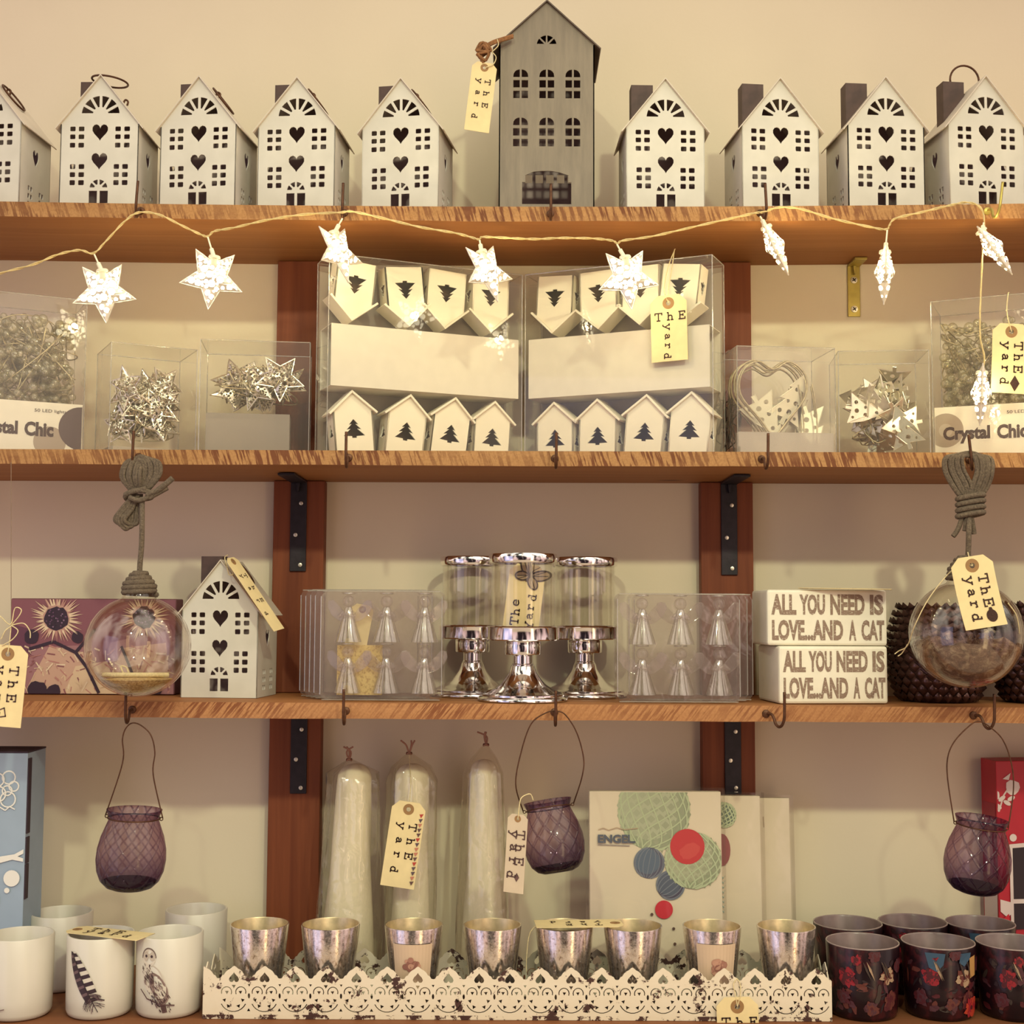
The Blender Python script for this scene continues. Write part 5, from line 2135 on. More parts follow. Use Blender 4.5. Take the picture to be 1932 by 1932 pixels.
M['block_wood'] = plain('white_washed_wood', rgb(230, 222, 202), 0.65, 0, 0.04, 60)
tt = NT('worn_brown_lettering')
vv = tt.coord()
nn = tt.noise(tt.mapping(vv, (1, 1, 2)), 260, 4, 0.7)
n2 = tt.noise(tt.mapping(vv, (10, 10, 60)), 3.0, 2)
M['block_ink'] = tt.done(tt.bsdf(tt.mix(tt.ramp(nn, [(0.55, (0, 0, 0, 1)), (0.66, (1, 1, 1, 1))]), rgb(136, 112, 96), rgb(206, 194, 176)), 0.75))
zb = on(3, 1560, -0.15).z + 0.0006
BH = 0.0662
worded_block(1468, 1680, -0.170, zb, BH, 0.085, 0.10, 'lower white wooden block lettered in brown, under the other one')
worded_block(1448, 1678, -0.166, zb + BH + 0.0006, BH * 0.975, 0.080, 0.04, 'upper white wooden block lettered in brown, with a tag on top')
ztop_b = zb + BH * 1.975 + 0.0014
a = P(1535, 1100, -0.150)
make_tag('manila tag lying flat on top of the stacked worded blocks', Vector((a.x - 0.012, -0.155, ztop_b + 0.0012)), 0.030, 0.105,
         roll3=rotm(0, 0.0, 0.0) @ rotm(0, 0, 1.30) @ rotm(-PI / 2 + 0.015, 0, 0), style='down')


# ---- dark pine-cone pots
def cone_pot(px, Y, s, label):
    loc = on(3, px, Y, 0.0005)
    t = thing('pinecone_pot', label, 'pot', loc, (0, 0, px * 0.01), 'dark pine-cone pots')
    prof = [(0, 0), (0.036, 0), (0.040, 0.004), (0.047, 0.022), (0.0505, 0.045), (0.0485, 0.068), (0.043, 0.088), (0.037, 0.101), (0.034, 0.100), (0.039, 0.085), (0.043, 0.06), (0.038, 0.02), (0, 0.012)]
    prof = [(r * s, z * s) for r, z in prof]
    mb = MB()
    mb.lathe(prof, 36)
    mb.build('pot_body', 'pinecone', t, smooth=True)
    mb = MB()
    rows = 13
    outer = prof[2:8]

    def rad(z):
        for (r0, z0), (r1, z1) in zip(outer, outer[1:]):
            if z0 <= z <= z1:
                return r0 + (r1 - r0) * (z - z0) / (z1 - z0)
        return outer[0][0] if z < outer[0][1] else outer[-1][0]
    for j in range(rows):
        z = (0.006 + 0.094 * j / (rows - 1)) * s
        r = rad(z)
        n = 26
        for i in range(n):
            a = 2 * PI * (i + 0.5 * (j % 2)) / n
            u = r * PI / n * 1.08
            tilt = 0.55 if z > 0.05 * s else 0.35
            Mx = rotm(0, 0, a) @ TR(r + 0.0008, 0, z) @ rotm(0, tilt, 0)
            # one scale: a small bulged diamond
            ht = 0.0058 * s
            pts = [(0, -u, 0), (0.0006, 0, -ht), (0, u, 0), (0.0002, 0, ht)]
            tip = mb.bm.verts.new(Mx @ Vector((0.0046 * s, 0, 0.0024 * s)))
            vs = [mb.bm.verts.new(Mx @ Vector(p)) for p in pts]
            for q in range(4):
                mb.face([vs[q], vs[(q + 1) % 4], tip])
    mb.build('scales', 'pinecone', t, smooth='all')
    return t


cone_pot(1770, -0.098, 1.13, 'dark bronze pot of pine-cone scales behind the feather bauble')
cone_pot(1972, -0.105, 1.16, 'dark bronze pot of pine-cone scales cut by the right edge of the picture')
# ------------------------------------------------------------------ bottom shelf
# blue and red boxes at the two edges
def sq(pts):
    return pts


def edge_box(px_corner, px_side, py_top, Y, h_label, side, label, body):
    pass


loc = on(4, 38, -0.150, 0.0006)
zt = P(38, 1421, -0.150).z
bw, bd, bh = 0.120, 0.060, zt - loc.z
t = thing('gift_box', 'tall pale blue cardboard box with white drawings at the left edge', 'box', loc, (0, 0, 0), 'printed cardboard boxes at the shelf ends')
M['blue_box'] = plain('pale_blue_card', rgb(148, 164, 182), 0.6, 0, 0.05, 30)
M['red_box'] = plain('deep_red_card', rgb(176, 22, 42), 0.5, 0, 0.06, 30)
M['dark_card'] = plain('dark_box_edge', rgb(52, 34, 48), 0.7)
mb = MB()
mb.box((-bw / 2, bd / 2, bh / 2), (bw, bd, bh), 0)
mb.box((-bw / 2 - 0.0002, bd / 2, bh + 0.001), (bw + 0.001, bd + 0.001, 0.002), 1)
mb.build('box_body', ['blue_box', 'dark_card'], t, bevel=0.0006)
pr = Print()
W = rgb(226, 222, 214)
k = S(-0.150)
X = lambda c: (c - 38) * k
Z = lambda c: bh - (c - 1421) * k
for cx, cy, r in ((4, 1466, 12), (14, 1482, 9), (2, 1490, 9), (4, 1506, 14), (-16, 1470, 12), (-14, 1496, 14)):
    pts = circ(X(cx), Z(cy), r * k, 18)
    pr.line(pts + [pts[0]], 2.6 * k, W)
pr.line([(X(-30), Z(1522)), (X(-10), Z(1520)), (X(0), Z(1526)), (X(8), Z(1519)), (X(18), Z(1524))], 2.2 * k, W)
pr.poly([(X(-40), Z(1622)), (X(-5), Z(1610)), (X(20), Z(1606)), (X(38), Z(1596)), (X(38), Z(1604)), (X(26), Z(1610)), (X(38), Z(1614)), (X(38), Z(1620)), (X(16), Z(1616)), (X(-6), Z(1622)), (X(-40), Z(1640))], W)
pr.disc(X(16), Z(1650), 15 * k, W, n=20)
pr.disc(X(8), Z(1672), 5 * k, W, n=14)
pr.disc(X(-30), Z(1690), 24 * k, W, n=20)
pr.build('printed_drawing', t, lambda x, z, o: Vector((x, -0.0002 - o, z)), clip=(-bw + .001, .001, -.001, bh - .001))
# torn tab along the side edge
mb = MB()
for y0, y1 in ((1575, 1625), (1625, 1690), (1430, 1570)):
    zz0, zz1 = Z(y1), Z(y0)
    mb.box((0.0007, 0.006, (zz0 + zz1) / 2), (0.0012, 0.010, zz1 - zz0 - 0.001))
mb.build('side_tabs', 'dark_card', t)

loc = on(4, 1888, -0.052, 0.0006)
zt = P(1888, 1436, -0.052).z
bh = zt - loc.z
t = thing('gift_box', 'tall red cardboard box with white flower drawing at the right edge', 'box', loc, (0, 0, 0.12), 'printed cardboard boxes at the shelf ends')
mb = MB()
mb.box((0.05, 0.020, bh / 2), (0.1, 0.040, bh), 0)
mb.build('box_body', 'red_box', t, bevel=0.0008)
pr = Print()
k = S(-0.052)
X = lambda c: (c - 1886) * k
Z = lambda c: bh - (c - 1437) * k
W, K = rgb(214, 196, 190), rgb(34, 16, 26)
pr.line([(X(1890), Z(1530)), (X(1900), Z(1500)), (X(1912), Z(1484))], 3 * k, W)
pr.line([(X(1890), Z(1530)), (X(1880), Z(1512)), (X(1878), Z(1496))], 3 * k, W)
for cx, cy, r in ((1912, 1486, 14), (1877, 1500, 9)):
    pr.disc(X(cx + 6), Z(cy), r * k, W, n=10, j=0.12)
for cx, cy, ro in ((1892, 1506, .6), (1902, 1514, -.5), (1884, 1520, -.6), (1910, 1506, .4)):
    pr.disc(X(cx + 4), Z(cy), 8 * k, W, 4 * k, 12, ro)
pr.poly([(X(1898), Z(1470)), (X(1914), Z(1459)), (X(1910), Z(1472))], W)
pr.disc(X(1916), Z(1578), 7 * k, W, n=16)
pr.poly([(X(1888), Z(1690)), (X(1910), Z(1696)), (X(1935), Z(1680)), (X(1935), Z(1705)), (X(1900), Z(1722)), (X(1888), Z(1712))], W)
pr.poly([(X(1908), Z(1590)), (X(1990), Z(1584)), (X(1990), Z(1745)), (X(1908), Z(1745))], W)
pr.poly([(X(1914), Z(1597)), (X(1990), Z(1592)), (X(1990), Z(1690)), (X(1914), Z(1690))], K)
pr.poly([(X(1914), Z(1698)), (X(1990), Z(1698)), (X(1990), Z(1745)), (X(1914), Z(1745))], K)
pr.poly([(X(1888), Z(1730)), (X(1904), Z(1716)), (X(1906), Z(1745)), (X(1888), Z(1745))], rgb(196, 30, 48))
pr.build('printed_drawing', t, lambda x, z, o: Vector((x, -0.0002 - o, z)), clip=(.001, .001, .098, bh - .001))
pr = Print()
pr.poly(rect(0.003, 0.004, 0.037, bh * 0.42), W)
pr.poly(rect(0.003, bh * 0.45, 0.037, bh * 0.80), rgb(150, 30, 48))
pr.build('side_print', t, lambda x, z, o: Vector((-0.0002 - o, x, z)))

# ---- white porcelain candle cups with prints
CK = 1.0


def cup_wrap(r):
    return lambda x, z, o: Vector(((r + o) * math.sin(x / r), -(r + o) * math.cos(x / r), z))


def subdivide(pts, n=3):
    out = []
    for i in range(len(pts)):
        a, b = pts[i - 1], pts[i]
        for j in range(n):
            out.append((a[0] + (b[0] - a[0]) * j / n, a[1] + (b[1] - a[1]) * j / n))
    return out


_cup = None
CR_, CH = 0.0366, 0.0865


def candle_cup(px, Y, label, art=None, turn=0.0):
    global _cup
    loc = on(4, px, Y, 0.0005)
    t = thing('candle_cup', label, 'cup', loc, (0, 0, turn), 'white porcelain candle cups')
    if _cup is None:
        mb = MB()
        r, h = CR_, CH
        mb.lathe([(0, 0), (r * .86, 0), (r * .93, 0.0018), (r * .975, 0.006), (r * .985, 0.02), (r, h - 0.001), (r - 0.0008, h), (r - 0.0022, h), (r - 0.0028, h - 0.001), (r - 0.004, 0.012), (r * .8, 0.006), (0, 0.005)], 48)
        o = mb.build('cup_body', 'ceramic', t, smooth=True)
        _cup = o
    else:
        c = _cup.copy()
        C.objects.link(c)
        c.parent = t
    if art:
        pr = Print(0.00006)
        art(pr)
        pr.build('printed_picture', t, cup_wrap(CR_ + 0.0002), layer_every=3)
    return t


def feather_art(pr):
    rnd = random.Random(2)
    K, G, L = rgb(52, 34, 40), rgb(104, 80, 82), rgb(206, 196, 182)
    # quill from lower right to upper left
    ax = lambda s: (0.0085 - 0.0330 * s + 0.004 * s * s, 0.014 + 0.060 * s)
    dx, dz = -0.42, 0.90

    def at(s, off):
        x, z = ax(s)
        return (x + off * dz, z - off * dx)
    n = 40
    for i in range(n):
        s0, s1 = 0.12 + 0.86 * i / n, 0.12 + 0.86 * (i + 1) / n
        wd = 0.0095 * math.sin(PI * min(1, (s0 + 0.12) / 1.14)) ** 0.6
        pr.poly([at(s0, -wd * .9), at(s0, 0), at(s1, 0), at(s1 + 0.03, -wd * .9)], K if (i // 2) % 3 else G)
        band = (i // 3) % 2
        pr.poly([at(s0, 0), at(s0 - 0.02, wd * 1.0), at(s1 - 0.02, wd * 1.0), at(s1, 0)], L if band else K)
    for i in range(34):
        s = rnd.uniform(0.02, 0.22)
        sg = rnd.choice((-1, 1))
        o = rnd.uniform(.004, .012)
        pr.line([at(s + .04, 0), at(s, sg * o * .6), at(s - .06, sg * o)], 0.0006, rnd.choice((K, G)))
    pr.line([at(-0.06, 0), at(0.3, 0), at(0.6, 0), at(0.97, 0)], 0.0008, rgb(34, 20, 24))


def owl_art(pr):
    rnd = random.Random(6)
    K, G, L, D = rgb(58, 38, 40), rgb(140, 116, 108), rgb(206, 194, 178), rgb(86, 60, 58)
    ox = -0.009
    _p, _l, _d = pr.poly, pr.line, pr.disc
    sc = 1.14
    pr.disc = lambda cx, cz, rx, col, rz=None, n=20, rot=0.0, j=0.0: _d(cx * sc, cz * sc - .002, rx * sc, col, (rx if rz is None else rz) * sc, n, rot, j)
    pr.line = lambda pts, w, col: _l([(a * sc, b * sc - .002) for a, b in pts], w * sc, col)
    pr.disc(ox, 0.060, 0.0078, L, 0.0088, 22, 0, .05)
    pr.disc(ox + .006, 0.038, 0.0105, L, 0.0175, 22, 0.45, .05)
    pr.disc(ox + .0105, 0.032, 0.0075, G, 0.0165, 20, 0.5, .06)
    pr.poly([(ox + .012, 0.020), (ox + .018, 0.022), (ox + .021, 0.009), (ox + .016, 0.008)], D)
    for sg in (-1, 1):
        pr.disc(ox + sg * .0034, 0.0612, 0.0034, rgb(186, 172, 156), 0.0042, 16, 0, .15)
        pr.disc(ox + sg * .0031, 0.0612, 0.0014, K, n=12)
    pr.poly([(ox - .001, 0.059), (ox + .001, 0.059), (ox, 0.0555)], K)
    for i in range(26):
        a = PI * i / 25
        pr.line([(ox + .0070 * math.cos(a), 0.060 + .0080 * math.sin(a)), (ox + .0082 * math.cos(a + .1), 0.060 + .0093 * math.sin(a + .1))], 0.0006, D)
    for i in range(150):
        s = rnd.random()
        x = ox - .002 + .020 * s + rnd.uniform(-.008, .006)
        z = 0.050 - .034 * s + rnd.uniform(-.006, .006)
        L_ = rnd.uniform(.0012, .0032)
        pr.line([(x, z), (x + L_ * .6, z - L_)], rnd.uniform(.0004, .0009), rnd.choice((K, D, G, D)))
    pr.line([(ox - .008, 0.030), (ox, 0.022), (ox + .014, 0.017), (ox + .026, 0.016)], 0.0012, D)
    for x in (ox + .004, ox + .008):
        pr.line([(x, 0.022), (x + .002, 0.017)], 0.0012, K)


def twig_art(pr):
    rnd = random.Random(9)
    K, D = rgb(58, 38, 40), rgb(110, 84, 80)
    for i in range(70):
        a = rnd.uniform(0, 6.28)
        r = 0.009 * rnd.random() ** .5
        x, z = -0.008 + r * math.cos(a) * .8, 0.030 + r * math.sin(a) * 1.6
        pr.line([(x, z), (x + rnd.uniform(-.002, .003), z - rnd.uniform(.001, .004))], 0.0007, rnd.choice((K, D)))
    pr.line([(-.012, .018), (0, .013), (.008, .015)], .0010, D)


def leaf_art(pr):
    K = rgb(80, 56, 52)
    for z in (0.030, 0.036, 0.042):
        pr.disc(0.028, z, .003, K, .0015, 10, .5)


candle_cup(187, -0.200, 'white porcelain candle cup printed with a dark feather, a tag on its rim', feather_art, -0.03)
candle_cup(318, -0.195, 'white porcelain candle cup printed with an owl', owl_art, -0.12)
candle_cup(34, -0.207, 'white porcelain candle cup partly cut by the left edge of the picture', twig_art, -0.25)
candle_cup(112, -0.098, 'white porcelain candle cup standing behind the feather cup at the left', leaf_art, 0.10)
candle_cup(368, -0.080, 'plain white porcelain candle cup standing behind the owl cup')
c = on(4, 190, -0.200, 0.0005)
make_tag('manila tag lying across the rim of the feather cup', Vector((c.x - 0.030, c.y + 0.005, c.z + CH + 0.0016)), 0.034, 0.098,
         roll3=rotm(0, 0, 1.22) @ rotm(-PI / 2 + 0.004, 0, 0), style='down', letter=0.009)

# ---- white lace metal tray
UN = 0.0336
NU = 20
TW = UN * (NU + 0.5)
loc = on(4, 976, -0.2225, 0.0004)
tray = thing('lace_tray', 'long white chippy metal tray with a pierced lace rim', 'tray', loc, (0, 0, 0))
TD = 0.080


def lace(n, w):
    """outline with lobed peaks, and the holes of each repeat"""
    h0 = 0.0430
    peaks = [(0, 0), (.06, .0004), (.11, .0032), (.17, .0040), (.23, .0072), (.30, .0092), (.38, .0106), (.45, .0126), (.50, .0134)]
    out = [(-w / 2, 0), (w / 2, 0), (w / 2, h0)]
    full = peaks + [(1 - x, z) for x, z in reversed(peaks[:-1])]
    x = w / 2
    while x > -w / 2 + UN * 0.45:
        for fx, fz in full[1:]:
            xx = x - fx * UN
            if xx < -w / 2:
                break
            out.append((xx, h0 + fz))
        x -= UN
    if out[-1][0] > -w / 2 + 1e-5:
        out.append((-w / 2, h0))
    holes = []

    def slit(cx, cz, r, a0, a1, wd=0.0011):
        a0, a1 = math.radians(a0), math.radians(a1)
        pts = [(cx + (r + wd / 2) * math.cos(a0 + (a1 - a0) * i / 9), cz + (r + wd / 2) * math.sin(a0 + (a1 - a0) * i / 9)) for i in range(10)]
        return pts + [(cx + (r - wd / 2) * math.cos(a1 + (a0 - a1) * i / 9), cz + (r - wd / 2) * math.sin(a1 + (a0 - a1) * i / 9)) for i in range(10)]

    def tri(cx, cz, q, a):
        return [(cx + q * math.cos(a + k * 2.094), cz + q * math.sin(a + k * 2.094)) for k in range(3)]
    x = w / 2 - UN / 2
    while x > -w / 2 + UN * 0.4:
        hh = heart(0, 0, 0.0112, 0.0112, 16)
        holes.append([(x - p, 0.0445 - q) for p, q in hh])
        holes.append(slit(x, 0.0225, 0.0148, 206, 334))
        for sg in (1, -1):
            a0, a1 = (-20, 205) if sg > 0 else (-25, 200)
            holes.append(slit(x + sg * .0078, 0.0286, 0.0056, a0, a1))
            holes.append(tri(x + sg * .0074, .0286, .0024, .6 if sg > 0 else 2.6))
            holes.append(tri(x + sg * .0100, .0200, .0025, .3 if sg > 0 else 2.9))
            holes.append(tri(x + sg * .0056, .0136, .0026, -1.2 if sg > 0 else 4.3))
        holes.append(tri(x, .0350, .0026, -PI / 2))
        if x - UN > -w / 2 + UN * 0.4:
            holes.append(circ(x - UN / 2, .0245, .0013, 10, rz=.0030))
            holes.append(tri(x - UN / 2, .0092, .0023, PI / 2))
            holes.append(tri(x - UN / 2, .0362, .0019, -PI / 2))
        x -= UN
    return out, holes


o_, h_ = lace(NU, TW)
mb = MB()
pm = plate_mesh(o_, h_, 0.0012)
mb.mesh(pm, Matrix.Identity(4))
mb.build('front_lace_rim', 'chippy', tray, auto=False)
mb = MB()
mb.mesh(pm, TR(0, TD, 0))
mb.build('back_lace_rim', 'chippy', tray, auto=False)
o2, h2 = lace(2, UN * 2.3)
pm2 = plate_mesh(o2, h2, 0.0012)
for sg in (1, -1):
    mb = MB()
    mb.mesh(pm2, TR(sg * (TW / 2 - 0.0006), TD / 2, 0) @ rotm(0, 0, sg * PI / 2))
    mb.build('end_lace_rim', 'chippy', tray, auto=False)
mb = MB()
mb.box((0, TD / 2, 0.0020), (TW - 0.003, TD - 0.003, 0.0022))
mb.build('tray_floor', 'rust', tray)
tz = loc.z + 0.0034

# ---- mercury glass votives standing in the tray
_vo = None


def votive(px, label, clearish=False, rose=False):
    global _vo
    Y = loc.y + TD / 2
    c = P(px, 1742, Y)
    lo = Vector((c.x, Y, tz))
    t = thing('votive_glass', label, 'votive', lo, (0, 0, px * 1.3), 'mercury glass votives in the lace tray')
    h = P(px, 1742, Y).z - tz
    if _vo is None:
        r0, r1 = 0.0235, 0.0330
        mb = MB()
        mb.lathe([(0, 0), (r0 * .9, 0), (r0, 0.0015), (r0 + .0008, 0.006), (r0 + (r1 - r0) * .55, h * .55), (r1, h - .001), (r1 - .0002, h), (r1 - .0014, h)], 48)
        a = mb.build('glass_body', 'mercury', t, smooth=True, auto=False)
        mb = MB()
        mb.lathe([(r1 - .0014, h), (r1 - .0018, h - .001), (r0 + (r1 - r0) * .5, h * .5), (r0 - .001, 0.008), (0, 0.007)], 48)
        b = mb.build('silvered_lining', 'mercury_in', t, smooth=True, auto=False)
        _vo = (a, b)
    else:
        for src in _vo:
            q = src.copy()
            C.objects.link(q)
            q.parent = t
    if rose:
        pr = Print(0.00006)
        rs = lambda z: 0.0235 + 0.0095 * (z / h) ** 0.95 + 0.0010
        for q in range(12):
            x0 = -0.021 + 0.043 * q / 12
            for zz in range(3):
                z0_ = 0.024 + (h - 0.040) * zz / 3
                pr.poly(rect(x0, z0_, x0 + 0.043 / 12, z0_ + (h - 0.040) / 3), rgb(206, 178, 150))
        for i in range(26):
            a, q = random.uniform(0, 6.28), random.uniform(0, .009)
            pr.disc(0.002 + q * math.cos(a), 0.052 + q * .8 * math.sin(a), random.uniform(.002, .0045), random.choice([rgb(160, 112, 96), rgb(186, 140, 118), rgb(140, 92, 80)]), n=9)

        def wr(x, z, o, rs=rs):
            r = rs(z) + o
            return Vector((r * math.sin(x / 0.030), -r * math.cos(x / 0.030), z))
        p = pr.build('paper_label', t, wr, layer_every=3)
        p.rotation_euler = (0, 0, -px * 1.3)
    return t


for px, lab in ((490, 'mercury glass votive at the left end of the lace tray'), (624, 'mercury glass votive second from left, below the left upright plank'),
                (781, 'mercury glass votive with a pale rose label in front of the middle cellophane roll'), (929, 'mercury glass votive in front of the rightmost cellophane roll'),
                (1065, 'mercury glass votive under the left end of the lying tag'), (1194, 'mercury glass votive under the right end of the lying tag'),
                (1343, 'mercury glass votive with a pale rose label in front of the honeycomb packets'), (1483, 'mercury glass votive at the right end of the lace tray')):
    votive(px, lab, rose=px in (781, 1343))
a = P(1020, 1742, loc.y + TD / 2)
hz = P(1065, 1742, loc.y + TD / 2).z + 0.0016
make_tag('manila tag lying across the rims of two mercury glass votives', Vector((P(1160, 1742, -0.186).x, -0.190, hz + 0.0006)), 0.036, 0.098,
         roll3=rotm(0, 0, -1.50) @ rotm(-PI / 2, 0, 0), style='down',
         string=[[Vector((P(1012, 1742, -0.186).x + .004, -0.192, hz + .0006)), P(1000, 1760, -0.19), P(994, 1800, -0.19), P(993, 1835, -0.19)]])
hole = P(1391, 1899, -0.2275)
make_tag('manila price tag hanging on the front of the lace tray', hole, 0.0455, 0.082, rot=-0.03, style='mixed',
         string=[[hole + Vector((0, -.0008, 0)), P(1388, 1880, -0.2275), P(1384, 1858, -0.2255), P(1390, 1846, -0.2225)], [hole + Vector((0, -.0008, 0)), P(1397, 1876, -0.2275), P(1396, 1856, -0.2255), P(1390, 1846, -0.2225)]])

# ---- dark floral tumblers
_tu = None


def tumbler(px, Y, label, seed, top=None):
    lo = on(4, px, Y, 0.0004)
    t = thing('floral_tumbler', label, 'tumbler', lo, (0, 0, 0), 'dark floral glass tumblers')
    global _tu
    r, h = 0.0404, 0.0782
    rt = lambda z: r * (0.90 + 0.10 * z / h)
    if _tu is None:
        mb = MB()
        mb.lathe([(0, 0), (r * .84, 0), (r * .89, 0.0016), (rt(0.01), 0.005), (r, h - .001), (r - .0005, h), (r - .0016, h)], 48)
        a = mb.build('glass_body', 'floral', t, smooth=True, auto=False)
        mb = MB()
        mb.lathe([(r - .0016, h), (r - .0022, h - .001), (rt(.01) - .003, .010), (0, .009)], 48)
        b = mb.build('inner_lining', 'floral_in', t, smooth=True, auto=False)
        mb = MB()
        mb.tube([((r - .0008) * math.cos(q), (r - .0008) * math.sin(q), h) for q in [2 * PI * i / 48 for i in range(48)]], 0.0008, 6, closed=True)
        c = mb.build('rim', 'rim_glass', t, smooth='all')
        _tu = (a, b, c)
    else:
        for s in _tu:
            q = s.copy()
            C.objects.link(q)
            q.parent = t
    rnd = random.Random(seed)
    pr = Print(0.00005)
    pal = {'red': rgb(136, 20, 32), 'deep': rgb(72, 13, 22), 'rust': rgb(92, 42, 34), 'cream': rgb(158, 130, 104), 'leaf': rgb(54, 40, 34), 'or': rgb(168, 52, 30), 'blue': rgb(46, 72, 94), 'mauve': rgb(72, 34, 42)}

    def flower(x, z, s, c, c2, n=9):
        for i in range(3):
            pr.disc(x + rnd.uniform(-s, s) * .5, z + rnd.uniform(-s, s) * .5, s * .55, c2, s * .4, 9, rnd.uniform(0, 3), .3)
        for i in range(n):
            a = 2 * PI * i / n + rnd.uniform(-.2, .2)
            pr.disc(x + s * .5 * math.cos(a), z + s * .5 * math.sin(a), s * rnd.uniform(.3, .5), c if i % 3 else c2, s * rnd.uniform(.2, .4), 9, a, .25)
        pr.disc(x, z, s * .45, c2, n=10, j=.15)
        pr.disc(x, z, s * .2, pal['deep'], n=8)
    for i in range(46):
        x, z = rnd.uniform(-.052, .052), rnd.uniform(.008, h - .012)
        pr.disc(x, z, rnd.uniform(.002, .008), rnd.choice([pal['leaf'], pal['deep'], pal['mauve'], rgb(34, 16, 22), rgb(26, 12, 18), pal['rust']]), rnd.uniform(.001, .004), 9, rnd.uniform(0, 3), .25)
    for x, z, s, c in ((-.021, .050, .012, 'red'), (-.016, .066, .0065, 'red'), (.020, .050, .011, 'cream'), (.028, .026, .011, 'rust'), (.0, .018, .009, 'mauve'), (-.030, .026, .010, 'deep'), (.040, .060, .009, 'deep'), (.006, .074, .008, 'deep')):
        c2 = {'red': 'deep', 'cream': 'rust', 'rust': 'deep', 'mauve': 'rust', 'deep': 'mauve'}[c]
        flower(x + rnd.uniform(-.004, .004) + (seed % 5 - 2) * .004, z + rnd.uniform(-.004, .002), s, pal[c], pal[c2])
    for i in range(5):
        x = rnd.uniform(-.01, .03)
        pr.poly([(x, .045), (x - .004, .058), (x - .009, .066), (x - .006, .056)], pal['cream'] if i < 2 else pal['leaf'])
    if top == 'blue':
        pr.poly([(-.026, h - .004), (-.022, h - .020), (-.014, h - .024), (-.007, h - .016), (-.005, h - .004)], pal['blue'])
        pr.poly([(.012, h - .004), (.010, h - .014), (.017, h - .018), (.025, h - .010), (.026, h - .004)], pal['blue'])
        pr.poly([(.024, h - .010), (.034, h - .008), (.036, h - .030), (.026, h - .032)], rgb(176, 130, 76))
        flower(.030, .014, .013, pal['or'], pal['red'])
    if top == 'red':
        flower(.018, .022, .013, pal['red'], pal['rust'])
    pr.build('floral_print', t, lambda x, z, o: Vector(((rt(z) + .0003 + o) * math.sin(x / r), -(rt(z) + .0003 + o) * math.cos(x / r), z)), clip=(-.06, .003, .06, h - .0015))
    return t


M['rim_glass'] = plain('pale_glass_rim', rgb(150, 132, 128), 0.2, 0.0, 0.05)
tumbler(1629, -0.190, 'dark floral glass tumbler in the front row, nearest the lace tray', 11)
tumbler(1772, -0.188, 'dark floral glass tumbler in the front row, with blue patches under its rim', 22, 'blue')
tumbler(1914, -0.190, 'dark floral glass tumbler in the front row, cut by the right edge', 33, 'red')
tumbler(1601, -0.100, 'dark floral glass tumbler in the back row, nearest the lace tray', 44)
tumbler(1724, -0.092, 'dark floral glass tumbler in the middle of the back row', 55)
tumbler(1852, -0.098, 'dark floral glass tumbler in the back row, in front of the red box', 66, 'blue')


